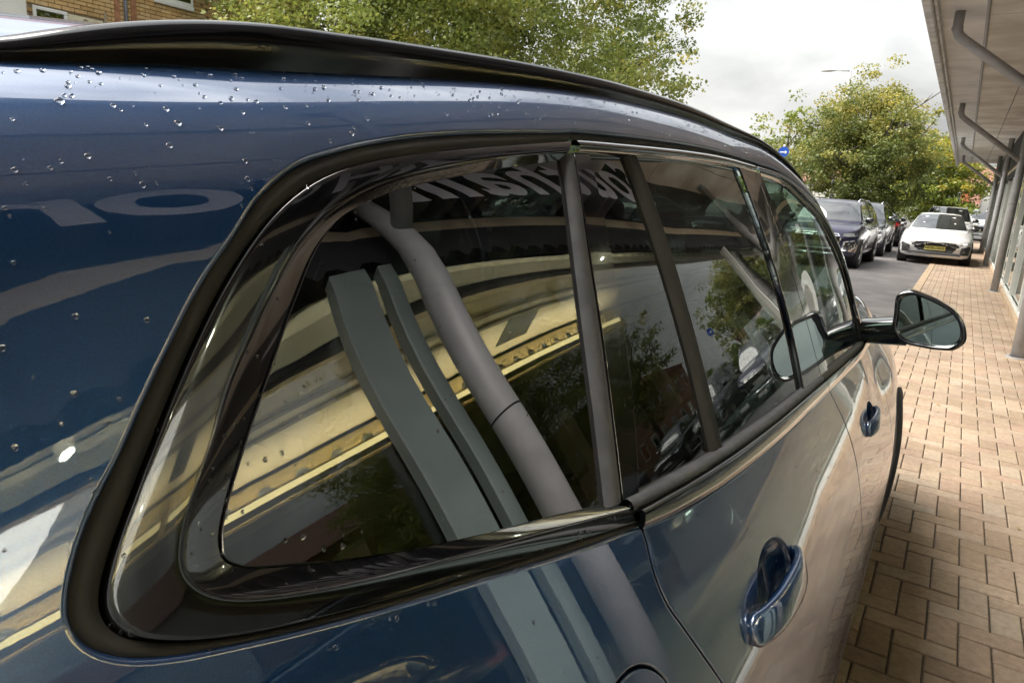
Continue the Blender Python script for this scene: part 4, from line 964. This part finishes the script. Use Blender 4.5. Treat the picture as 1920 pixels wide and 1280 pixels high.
for s in np.linspace(0, 1, 8):
    c0 = np.array([-.225, 2.555, 1.118])*(1-s)+np.array([-.085, 2.475, 1.150])*s; hy, hz = .060*(1-s)+.040*s, .040*(1-s)+.046*s
    rows.append([c0+np.array([0, hy*abs(math.cos(a))**.6*np.sign(math.cos(a)), hz*abs(math.sin(a))**.6*np.sign(math.sin(a))]) for a in np.linspace(0, 2*math.pi, 25)[:-1]])
V = np.array(rows).reshape(-1, 3); F = [(i*24+k, i*24+(k+1) % 24, (i+1)*24+(k+1) % 24, (i+1)*24+k) for i in range(7) for k in range(24)]
fix_normals(build('mirror_arm', V, F, MT['gloss_black'], mi, True))
# wheels
for wy in (R_AX, F_AX):
    for sx in (1, -1):
        wx = XC+sx*.80; w = empty('wheel', np.array([wx, wy, AXZ])-np.array([XC, 1.85, 0]), CAR)
        MB().lathe([(-.11, .235), (-.12, .30), (-.105, .345), (-.06, .358), (.06, .358), (.105, .345), (.12, .30), (.11, .235)], 40, 'x', (wx, wy, AXZ)).build('tyre', MT['tyre'], w, True)
        b = MB().lathe([(.10*sx, .236), (.112*sx, .232), (.105*sx, .215), (.02*sx, .205), (-.10*sx, .22)], 40, 'x', (wx, wy, AXZ))
        for k in range(5):
            a = 2*math.pi*k/5
            for da in (-.16, .16):
                b.tube([(wx+.095*sx, wy+.04*math.cos(a), AXZ+.04*math.sin(a)), (wx+.088*sx, wy+.215*math.cos(a+da), AXZ+.215*math.sin(a+da))], .016, 6)
        b.lathe([(.06*sx, .001), (.10*sx, .001), (.10*sx, .05), (.06*sx, .06)], 20, 'x', (wx, wy, AXZ)).build('rim', MT['rim'], w)
# mirrored copies for the far side of the car
src = [o for o in CAR.children if o.type == 'MESH' and o.name.split('.')[0] in ('body_side', 'rear_door', 'front_door', 'front_fender', 'sill_cladding', 'arch_cladding', 'quarter_seal', 'quarter_trim', 'quarter_reveal', 'quarter_window', 'window_divider', 'door_frame', 'roof_seal', 'door_applique', 'door_quarter_window', 'rear_door_window', 'pillar_applique', 'front_door_window', 'belt_moulding', 'belt_seal', 'roof_rail')]
for o in src:
    c = o.copy(); COL.objects.link(c); c.parent = CAR; c.scale = (-1, 1, 1)
# cabin
b = MB(); b.box((XC-.70, -.35, .30), (XC+.70, 3.0, .36)); b.box((XC-.70, 2.45, .36), (XC+.70, 3.0, .98), .03); b.build('cabin_floor', MT['cabin'], CAR)
MB().box((XC-.78, .2, .36), (XC-.70, 2.6, 1.08)).build('door_card', MT['cabin'], CAR); MB().box((XC+.66, .2, .36), (XC+.74, 2.6, 1.06)).build('door_card', MT['cabin'], CAR)
MB().box((XC-.66, -.40, .36), (XC+.66, .42, .98), .03).build('load_cover', MT['cabin'], CAR)
def seat(x, y, rear=False):
    s = empty('seat', np.array([x, y, .36])-np.array([XC, 1.85, 0]), CAR); w = .25
    MB().box((x-w, y-.02, .42), (x+w, y+.50, .62), .06).build('seat_cushion', MT['seat'], s, True)
    Mx = Matrix.Translation((x, y, .60)) @ Matrix.Rotation(math.radians(14), 4, 'X')
    MB().box((-w, -.06, 0), (w, .08, .62), .06, Mx).build('backrest', MT['seat'], s, True)
    MB().box((-.13, -.05, .68), (.13, .06, .86), .045, Mx).build('headrest', MT['seat'], s, True)
    MB().tube([Mx @ Vector((-.06, 0, .6)), Mx @ Vector((-.06, 0, .72))], .006, 6).tube([Mx @ Vector((.06, 0, .6)), Mx @ Vector((.06, 0, .72))], .006, 6).build('headrest_post', MT['chrome'], s)
seat(XC+.37, 1.55); seat(XC-.37, 1.55); seat(XC+.42, .62); seat(XC-.42, .62); seat(XC, .62)
b = MB(); ring = [(XC+.37+.185*math.cos(a), 2.28+.06*math.sin(a), .93+.175*math.sin(a)) for a in np.linspace(0, 2*math.pi, 33)]
b.tube(ring, .014, 8, False).tube([(XC+.37, 2.28, .93), (XC+.37, 2.46, .88)], .03, 8).tube([(XC+.20, 2.28, .93), (XC+.54, 2.28, .93)], .018, 6).build('steering_wheel', MT['cabin'], CAR, True)
MB().box((XC-.12, 2.02, 1.42), (XC+.12, 2.05, 1.49), .012).build('rear_view_mirror', MT['cabin'], CAR, True)
# rain on the paint and glass
def drops():
    V = []; F = []
    def drop(y, t, r, st=1.0, rot=0.0, d=0.0, hk=.42):
        p = S(np.array(y), np.array(t)); n = SN(np.array(y), np.array(t)); u = np.array([0, 1., 0]); u -= n*(u@n); u /= np.linalg.norm(u); w = np.cross(n, u)
        n0 = len(V); seg = 10; rg = [(1.0, -.08), (.93, .35), (.7, .75), (.38, .95)]
        for (k, h) in rg:
            for j in range(seg):
                a = 2*math.pi*j/seg; q = 1+.13*math.sin(2*a+rot*3)+.08*math.sin(3*a+rot)
                aa, bb = r*k*math.cos(a)*q, r*k*math.sin(a)*q*st
                V.append(p+n*(d+r*h*hk)+u*(aa*math.cos(rot)-bb*math.sin(rot))+w*(aa*math.sin(rot)+bb*math.cos(rot)))
        V.append(p+n*(d+r*hk))
        for i in range(3):
            for j in range(seg): F.append((n0+i*seg+j, n0+i*seg+(j+1) % seg, n0+(i+1)*seg+(j+1) % seg, n0+(i+1)*seg+j))
        for j in range(seg): F.append((n0+3*seg+j, n0+3*seg+(j+1) % seg, n0+4*seg))
    for k in range(800):                             # along the roof shoulder
        y = .15+random.random()**1.25*1.75; t = random.choice([random.uniform(2.30, 2.41), random.gauss(2.37, .03), random.uniform(2.12, 2.38)])
        if t > 2.42 or t < (2.295 if y > .45 else 2.05): continue
        drop(y, t, random.choice([.0005, .0006, .0008, .0010, .0013, .0018]), random.uniform(.7, 1.3), random.uniform(-.6, .6))
    for (y, t, r) in [(.205, 2.29, .0042), (.213, 2.30, .0024), (.232, 2.287, .0026), (.262, 2.285, .0032), (.264, 2.262, .0038), (.290, 2.255, .0030), (.313, 2.285, .0026), (.36, 2.268, .0028), (.37, 2.235, .0030), (.40, 2.262, .0022), (.52, 2.30, .0026), (.60, 2.31, .0028), (.69, 2.315, .0024), (.75, 2.30, .0026), (.19, 2.20, .0020)]: drop(y, t, r*.58, 1.15, .4, 0.0, .55)
    for k in range(130): drop(random.uniform(.10, .30), random.uniform(1.55, 2.2), random.choice([.0008, .0011, .0016]), 1.2, .3) if random.random() < .5 else drop(random.uniform(.3, 1.5), random.uniform(1.15, 1.42), random.choice([.0010, .0014, .0018]), 1.3, .3)
    for k in range(60): drop(random.uniform(.24, 1.4), random.uniform(1.484, 1.50), random.choice([.0010, .0014, .0019]), 1.0, .3, .003)
    for k in range(80): drop(random.uniform(.3, 1.4), random.uniform(1.55, 2.15), random.choice([.0007, .0009, .0012]), 1.2, .2, GL)
    return V, F
V, F = drops()
# keep only drops that sit on the paint or trim (not inside the quarter window reveal)
fix_normals(build('raindrops', V, F, MT['water'], CAR, True, kind='stuff'))
# ------------------------------------------------------------------ other cars (local: nose towards -Y, origin on the ground under the middle)
CP = {}
def cpaint(n, c, metal=.4):
    if n not in CP: CP[n] = mat('paint_'+n, c, .3, metal, coat=1, coat_ior=1.6, var=.04, scale=2)
    return CP[n]
MT['carglass'] = mat('car_glass_dark', (.012, .016, .016), .05, spec=.9, coat=1, coat_ior=1.9)
MT['lens'] = mat('headlight_lens', (.42, .44, .46), .12, metal=.3, coat=1)
MT['drl'] = mat('lamp_reflector', (.85, .86, .88), .15, metal=.6)
MT['grille'] = mat('grille_black', (.014, .014, .015), .4, bump=.8, bscale=90, bdist=.02)
MT['plate_y'] = mat('plate_yellow', (.80, .74, .22), .5)
MT['plate_w'] = mat('plate_white', (.80, .80, .76), .5)
MT['ink'] = mat('plate_ink', (.015, .015, .015), .6)
MT['taillight'] = mat('tail_lamp_red', (.42, .012, .014), .2, coat=1)
STY = {
 'saloon': dict(L=4.83, W=1.86, H=1.42, zt=[(0, .60), (.03, .70), (.10, .77), (.22, .86), (.30, .93), (.45, .955), (.70, .98), (.84, 1.00), (.95, .99), (1, .86)], hood=.03, ws=(.27, .42), rs=(.68, .86), gb=.80, gt=.60, arch=.355, zb=.17),
 'suv': dict(L=4.68, W=1.90, H=1.66, zt=[(0, .74), (.03, .90), (.10, .99), (.22, 1.05), (.29, 1.09), (.45, 1.11), (.70, 1.14), (.88, 1.16), (.97, 1.14), (1, .98)], hood=.035, ws=(.26, .38), rs=(.86, .97), gb=.83, gt=.66, arch=.375, zb=.24),
 'coupe': dict(L=4.95, W=1.92, H=1.45, zt=[(0, .62), (.03, .72), (.10, .79), (.22, .88), (.30, .94), (.45, .97), (.70, 1.02), (.84, 1.06), (.96, 1.06), (1, .92)], hood=.03, ws=(.28, .42), rs=(.60, .92), gb=.80, gt=.60, arch=.36, zb=.18),
}
def conform(poly, bvh, y_from, sgn, off=.006, g=.05):
    """polygon drawn in (x,z) laid onto the body skin, looking along y"""
    L = np.asarray(poly, float); per = np.linalg.norm(np.diff(np.vstack([L, L[:1]]), axis=0), axis=1); out = []
    for k in range(len(L)):
        m = max(1, int(math.ceil(per[k]/g)))
        for j in range(m): out.append(L[k]+(L[(k+1) % len(L)]-L[k])*j/m)
    L = np.array(out); L = L if area(L) > 0 else L[::-1]
    P, F = fill([L], g); V = []
    for p in P:
        h = bvh.ray_cast(Vector((p[0], y_from, p[1])), Vector((0, sgn, 0)))
        V.append((p[0], (h[0].y if h[0] else y_from+sgn*.5)-sgn*off, p[1]))
    n = len(V); V2 = V+[(v[0], v[1]+sgn*(off+.03), v[2]) for v in V]; F2 = [tuple(f) if sgn > 0 else tuple(f[::-1]) for f in F]
    m = len(L)
    # side wall around the outline (first m vertices are the outline)
    for k in range(m): F2.append((k, (k+1) % m, n+(k+1) % m, n+k))
    return V2, F2
def make_car(name, label, style, pm, loc, rz=0.0, plate=None, group='parked cars', rear=False, detail=True, body_label=None):
    s = STY[style]; L, W, H = s['L'], s['W'], s['H']; hw = W/2
    o = empty(name, (0, 0, 0)); tag(o, label, 'car', group)
    us = np.array([0, .008, .02, .04, .07, .11, .16, .22, .28, .34, .42, .5, .6, .7, .78, .84, .89, .93, .96, .98, .992, 1.0])
    zt = np.interp(us, *zip(*s['zt'])); wid = np.interp(us, [0, .01, .03, .08, .2, .5, .8, .92, .97, .99, 1], [.80, .86, .92, .965, .99, 1, .99, .965, .93, .88, .82])
    zb = np.interp(us, [0, .02, .1, .9, .98, 1], [s['zb']+.10, s['zb']+.03, s['zb'], s['zb'], s['zb']+.06, s['zb']+.16])
    rows = []
    for u, z1, w, z0 in zip(us, zt, wid, zb):
        h = hw*w; prof = [(0, z0), (h*.80, z0), (h*.95, z0+.05), (h*.985, z0+.16), (h*.99, z0+(z1-z0)*.42), (h*1.0, z0+(z1-z0)*.60), (h*.985, z0+(z1-z0)*.76), (h*.955, z0+(z1-z0)*.90), (h*.89, z1-.012), (h*.72, z1+.018), (h*.4, z1+.035), (0, z1+.042)]
        full = [(-x, z) for x, z in prof[::-1][:-1]]+prof[0:1]+prof[1:]
        full = [(x, z) for x, z in prof]+[(-x, z) for x, z in prof[::-1][1:-1]]
        yy = -L/2+u*L; r = []
        for x, z in full:
            k = abs(x)/hw; dy = .34*k**2.6*max(0, 1-u/.16)**1.5-.22*k**2.6*max(0, 1-(1-u)/.12)**1.5
            zc = (z-z0)/(z1-z0+1e-6); dyz = .10*max(0, 1-u/.05)*(max(0, zc-.55)*1.2+max(0, .25-zc)*.8)-.10*max(0, 1-(1-u)/.05)*max(0, zc-.5)
            r.append((x, yy+dy+dyz, z))
        rows.append(r)
    m = len(rows[0]); V = np.array(rows).reshape(-1, 3); F = []
    for i in range(len(us)-1):
        for k in range(m): F.append((i*m+k, i*m+(k+1) % m, (i+1)*m+(k+1) % m, (i+1)*m+k))
    F += [tuple(range(m)), tuple((len(us)-1)*m+k for k in range(m))]
    body = fix_normals(build('body', V, F, pm, o, True)); bvh = BVHTree.FromPolygons([tuple(v.co) for v in body.data.vertices], [tuple(p.vertices) for p in body.data.polygons])
    # cabin
    w0, w1 = s['ws']; r0, r1 = s['rs']; zf = lambda u: float(np.interp(u, *zip(*s['zt'])))
    st = [(w0, 0), (w0+(w1-w0)*.35, .40), (w0+(w1-w0)*.7, .76), (w1, .95), ((w1+r0)/2, 1.0), (r0, .95), (r0+(r1-r0)*.4, .70), (r0+(r1-r0)*.75, .34), (r1, 0)]
    rows = []
    for u, k in st:
        zb_ = zf(u)-.03; top = zf(u)+.02+(H-zf(u)-.02)*k; bw, tw_ = hw*s['gb']*1.06, hw*s['gt']; rows.append([])
        tw2 = bw+(tw_-bw)*((top-zb_)/(H-zb_)); yy = -L/2+u*L
        for (x, z) in [(bw, zb_), (bw+(tw2-bw)*.55, zb_+(top-zb_)*.5), (tw2, top-.05*k), (tw2*.93, top-.012*k), (tw2*.6, top+.012*k), (0, top+.02*k)]: rows[-1].append((x, yy, z))
        rows[-1] += [(-x, y_, z) for x, y_, z in rows[-1][::-1][1:]]
        for i, (x, y_, z) in enumerate(rows[-1]): rows[-1][i] = (x, y_+(.16*(abs(x)/hw)**2*(1 if u < .5 else -1))*(1-k*.5), z)
    m = len(rows[0]); V = np.array(rows).reshape(-1, 3)
    cab = fix_normals(build('cabin', V, grid_faces(len(st), m), pm, o, True))
    def patch(nm, ia, ib, ja, jb, mt, ins=.05, off=.006):
        sub = [[np.array(rows[i][j]) for j in range(ja, jb+1)] for i in range(ia, ib+1)]
        nI, nJ = 9, 9; G = np.zeros((nI, nJ, 3))
        for a in range(nI):
            for c in range(nJ):
                fi_ = (ib-ia)*(ins+(1-2*ins)*a/(nI-1)); fj = (jb-ja)*(ins+(1-2*ins)*c/(nJ-1)); i0 = min(int(fi_), ib-ia-1); j0 = min(int(fj), jb-ja-1); di, dj = fi_-i0, fj-j0
                G[a, c] = sub[i0][j0]*(1-di)*(1-dj)+sub[i0+1][j0]*di*(1-dj)+sub[i0][j0+1]*(1-di)*dj+sub[i0+1][j0+1]*di*dj
        n_ = np.cross(G[-1, 4]-G[0, 4], G[4, -1]-G[4, 0]); n_ /= np.linalg.norm(n_); cen = G.mean((0, 1))
        if n_@(cen-np.array([0, 0, .9])) < 0: n_ = -n_
        V = np.vstack([(G+n_*off).reshape(-1, 3), (G-n_*.01).reshape(-1, 3)]); F = grid_faces(nI, nJ); F = F+[tuple(q+81 for q in f[::-1]) for f in F]
        return build(nm, V, F, mt, o, True)
    patch('windscreen', 0, 3, 2, m-3, MT['carglass'], .06); patch('rear_window', 5, 8, 2, m-3, MT['carglass'], .08)
    for ja, jb in ((0, 2), (m-3, m-1)):
        patch('side_window', 1, 4, ja, jb, MT['carglass'], .10); patch('side_window', 4, 6, ja, jb, MT['carglass'], .10)
    # wheels
    wr = s['arch']-.03
    for wy in (-L/2+.19*L, L/2-.205*L):
        for sx in (-1, 1):
            xa = hw*.985
            MB().lathe([(sx*(xa-.25), s['arch']), (sx*(xa+.006), s['arch']), (sx*(xa+.004), 0.0)], 28, 'x', (0, wy, wr)).build('wheel_arch', MT['plastic'], o)
            w = empty('wheel', (sx*xa, wy, wr), o); c = (sx*(xa-.10), wy, wr)
            MB().lathe([(sx*-.10, wr*.6), (sx*-.10, wr*.95), (sx*-.06, wr), (sx*.09, wr), (sx*.115, wr*.95), (sx*.118, wr*.72)], 28, 'x', c).build('tyre', MT['tyre'], w, True)
            b = MB().lathe([(sx*.116, wr*.73), (sx*.112, wr*.66), (sx*.09, wr*.64)], 28, 'x', c)
            for k in range(10):
                a = 2*math.pi*k/10+(.12 if k % 2 else -.12); b.tube([(c[0]+sx*.115, c[1]+.03*math.cos(a), c[2]+.03*math.sin(a)), (c[0]+sx*.112, c[1]+wr*.68*math.cos(a), c[2]+wr*.68*math.sin(a))], .013, 5)
            b.build('rim', MT['rim'], w)
    # mirrors
    zm = zf(w0+.05)+.09; ym = -L/2+(w0+.06)*L
    for sx in (-1, 1): MB().box((sx*hw*.90 if sx > 0 else -hw*1.10, ym-.05, zm-.07), (hw*1.10 if sx > 0 else -hw*.90, ym+.06, zm+.07), .04).build('door_mirror', MT['gloss_black'] if style != 'saloon' else MT['gloss_black'], o, True)
    yf = -L/2-1
    def front(nm, poly, mt, both=True, off=.006, sub=None, lab=None):
        for sx in ((1, -1) if both else (1,)):
            V, F = conform([(sx*x, z) for x, z in poly], bvh, yf, 1, off); q = build(nm, V, F, mt, sub or o, False)
        return q
    def back(nm, poly, mt, both=True, off=.006):
        for sx in ((1, -1) if both else (1,)):
            V, F = conform([(sx*x, z) for x, z in poly], bvh, L/2+1, -1, off); q = build(nm, V, F, mt, o, False)
    z = zf(.03)
    if style in ('saloon', 'coupe'):
        front('headlight', [(.56, z-.10), (.62, z-.045), (.86, z-.012), (.875, z-.06), (.70, z-.105)], MT['lens'])
        front('headlight_strip', [(.60, z-.100), (.865, z-.055), (.86, z-.078), (.70, z-.112)], MT['drl'], off=.010)
        front('grille', [(-.56, z-.17), (-.48, z-.10), (.48, z-.10), (.56, z-.17), (.40, z-.33), (-.40, z-.33)], MT['grille'], False)
        front('grille_rim', [(-.60, z-.17), (-.50, z-.085), (.50, z-.085), (.60, z-.17), (.43, z-.35), (-.43, z-.35)], MT['gloss_black'], False, .003)
        front('air_intake', [(.64, z-.20), (.84, z-.13), (.90, z-.27), (.88, z-.40), (.62, z-.40)], MT['plastic'], True, .012)
        front('lower_grille', [(-.60, z-.365), (.60, z-.365), (.66, z-.43), (-.66, z-.43)], MT['plastic'], False, .012)
        pz = z-.245
    else:
        front('headlight', [(.58, z-.12), (.60, z-.05), (.86, z-.02), (.885, z-.09), (.72, z-.125)], MT['lens'])
        front('headlight_strip', [(.60, z-.105), (.87, z-.075), (.86, z-.10), (.70, z-.122)], MT['drl'], off=.010)
        front('grille', [(-.54, z-.18), (-.46, z-.07), (.46, z-.07), (.54, z-.18), (.42, z-.42), (-.42, z-.42)], MT['grille'], False)
        front('grille_rim', [(-.57, z-.18), (-.48, z-.055), (.48, z-.055), (.57, z-.18), (.44, z-.445), (-.44, z-.445)], MT['chrome'], False, .003)
        front('intake_surround', [(.62, z-.24), (.84, z-.20), (.90, z-.34), (.80, z-.47), (.58, z-.47)], MT['drl'], True, .004)
        front('air_intake', [(.66, z-.26), (.81, z-.23), (.85, z-.34), (.77, z-.44), (.63, z-.44)], MT['gloss_black'], True, .010)
        front('skid_plate', [(-.6, s['zb']+.05), (.6, s['zb']+.05), (.55, s['zb']+.13), (-.55, s['zb']+.13)], MT['drl'], False)
        pz = z-.32
    pl = front('number_plate', [(-.26, pz-.055), (.26, pz-.055), (.26, pz+.055), (-.26, pz+.055)], MT['plate_y'] if plate == 'y' else MT['plate_w'], False, .012)
    zr = zf(.985)
    back('tail_lamp', [(.42, zr-.10), (.44, zr-.03), (.80, zr-.02), (.86, zr-.10), (.80, zr-.16), (.5, zr-.13)], MT['taillight'])
    back('tail_bar', [(-.42, zr-.075), (.42, zr-.075), (.42, zr-.055), (-.42, zr-.055)], MT['taillight'], False)
    back('number_plate', [(-.26, zr-.34), (.26, zr-.34), (.26, zr-.23), (-.26, zr-.23)], MT['plate_y'], False, .012)
    back('rear_diffuser', [(-.75, s['zb']+.18), (.75, s['zb']+.18), (.70, s['zb']+.30), (-.70, s['zb']+.30)], MT['plastic'], False)
    if style == 'suv':
        for sx in (-1, 1):
            MB().tube([(sx*hw*.60, -L/2+.42*L, H-.04), (sx*hw*.60, -L/2+.46*L, H+.03), (sx*hw*.60, L/2-.20*L, H+.02), (sx*hw*.60, L/2-.15*L, H-.04)], .018, 8).build('roof_rail', MT['chrome'], o, True)
    o.location = loc; o.rotation_euler = (0, 0, rz)
    return o
white = cpaint('white', (.78, .78, .77), 0); navy = cpaint('navy', (.022, .020, .055)); grey = cpaint('dark_grey', (.06, .065, .075)); black = cpaint('black', (.012, .012, .014)); silver = cpaint('silver', (.42, .43, .45))
wc = make_car('white_saloon', 'white saloon with yellow number plate facing the camera astride the pavement edge', 'saloon', white, (-.62, 25.6, 0), math.radians(1.5), 'y')
make_car('navy_suv', 'navy blue SUV parked nose-on, nearest in the row left of the white saloon', 'suv', navy, (-2.95, 20.9, -.03), math.radians(-1), None)
make_car('grey_suv', 'dark grey SUV parked directly behind the navy SUV', 'suv', grey, (-2.92, 26.6, -.03), 0, None)
make_car('grey_suv', 'dark grey SUV at the windscreen pillar edge, half hidden by the blue car', 'suv', grey, (-4.95, 19.3, -.03), 0, None)
make_car('black_coupe', 'black coupe seen from behind with red tail lamp bar', 'coupe', black, (-3.1, 34.0, -.03), math.radians(184), None)
make_car('white_suv', 'tall white SUV standing behind the white saloon', 'suv', white, (-.55, 33.4, 0), 0, None)
make_car('white_suv', 'white SUV farthest along beside the showroom glass', 'suv', white, (.75, 49.0, 0), math.radians(-3), None)
make_car('silver_saloon', 'silver saloon in the far row behind the black coupe', 'saloon', silver, (-4.6, 41, -.03), math.radians(60), None)
make_car('black_saloon', 'black saloon on display inside the showroom, seen in the rear door window', 'saloon', black, (3.0, 7.4, .012), math.radians(6), None, 'cars inside the showroom')
make_car('black_suv', 'black SUV on display inside the showroom, seen in the quarter window', 'suv', black, (4.2, 1.0, .012), math.radians(70), None, 'cars inside the showroom')
make_car('grey_saloon', 'dark grey saloon parked across the road from the showroom', 'saloon', grey, (-9.6, 16, -.03), math.radians(0), None)
make_car('black_saloon', 'black saloon parked across the road farther from the house', 'saloon', black, (-9.6, 23.5, -.03), math.radians(0), None)
# lettering on the white saloon's number plate
cu = bpy.data.curves.new('lettering', 'FONT'); cu.body = 'HF24 ONR'; cu.size = .105; cu.align_x = 'CENTER'; cu.align_y = 'CENTER'; cu.extrude = .001
t_o = bpy.data.objects.new('lettering', cu); COL.objects.link(t_o); dg = bpy.context.evaluated_depsgraph_get(); me = bpy.data.meshes.new_from_object(t_o.evaluated_get(dg)); bpy.data.objects.remove(t_o)
me.materials.clear(); me.materials.append(MT['ink']); q = bpy.data.objects.new('lettering', me); COL.objects.link(q); q.parent = wc
pl = [c for c in wc.children if c.name.startswith('number_plate')][0]; ymin = min(v.co.y for v in pl.data.vertices); zc_ = sum(v.co.z for v in pl.data.vertices)/len(pl.data.vertices)
q.rotation_euler = (math.radians(90), 0, 0); q.location = (0, ymin-.004, zc_)
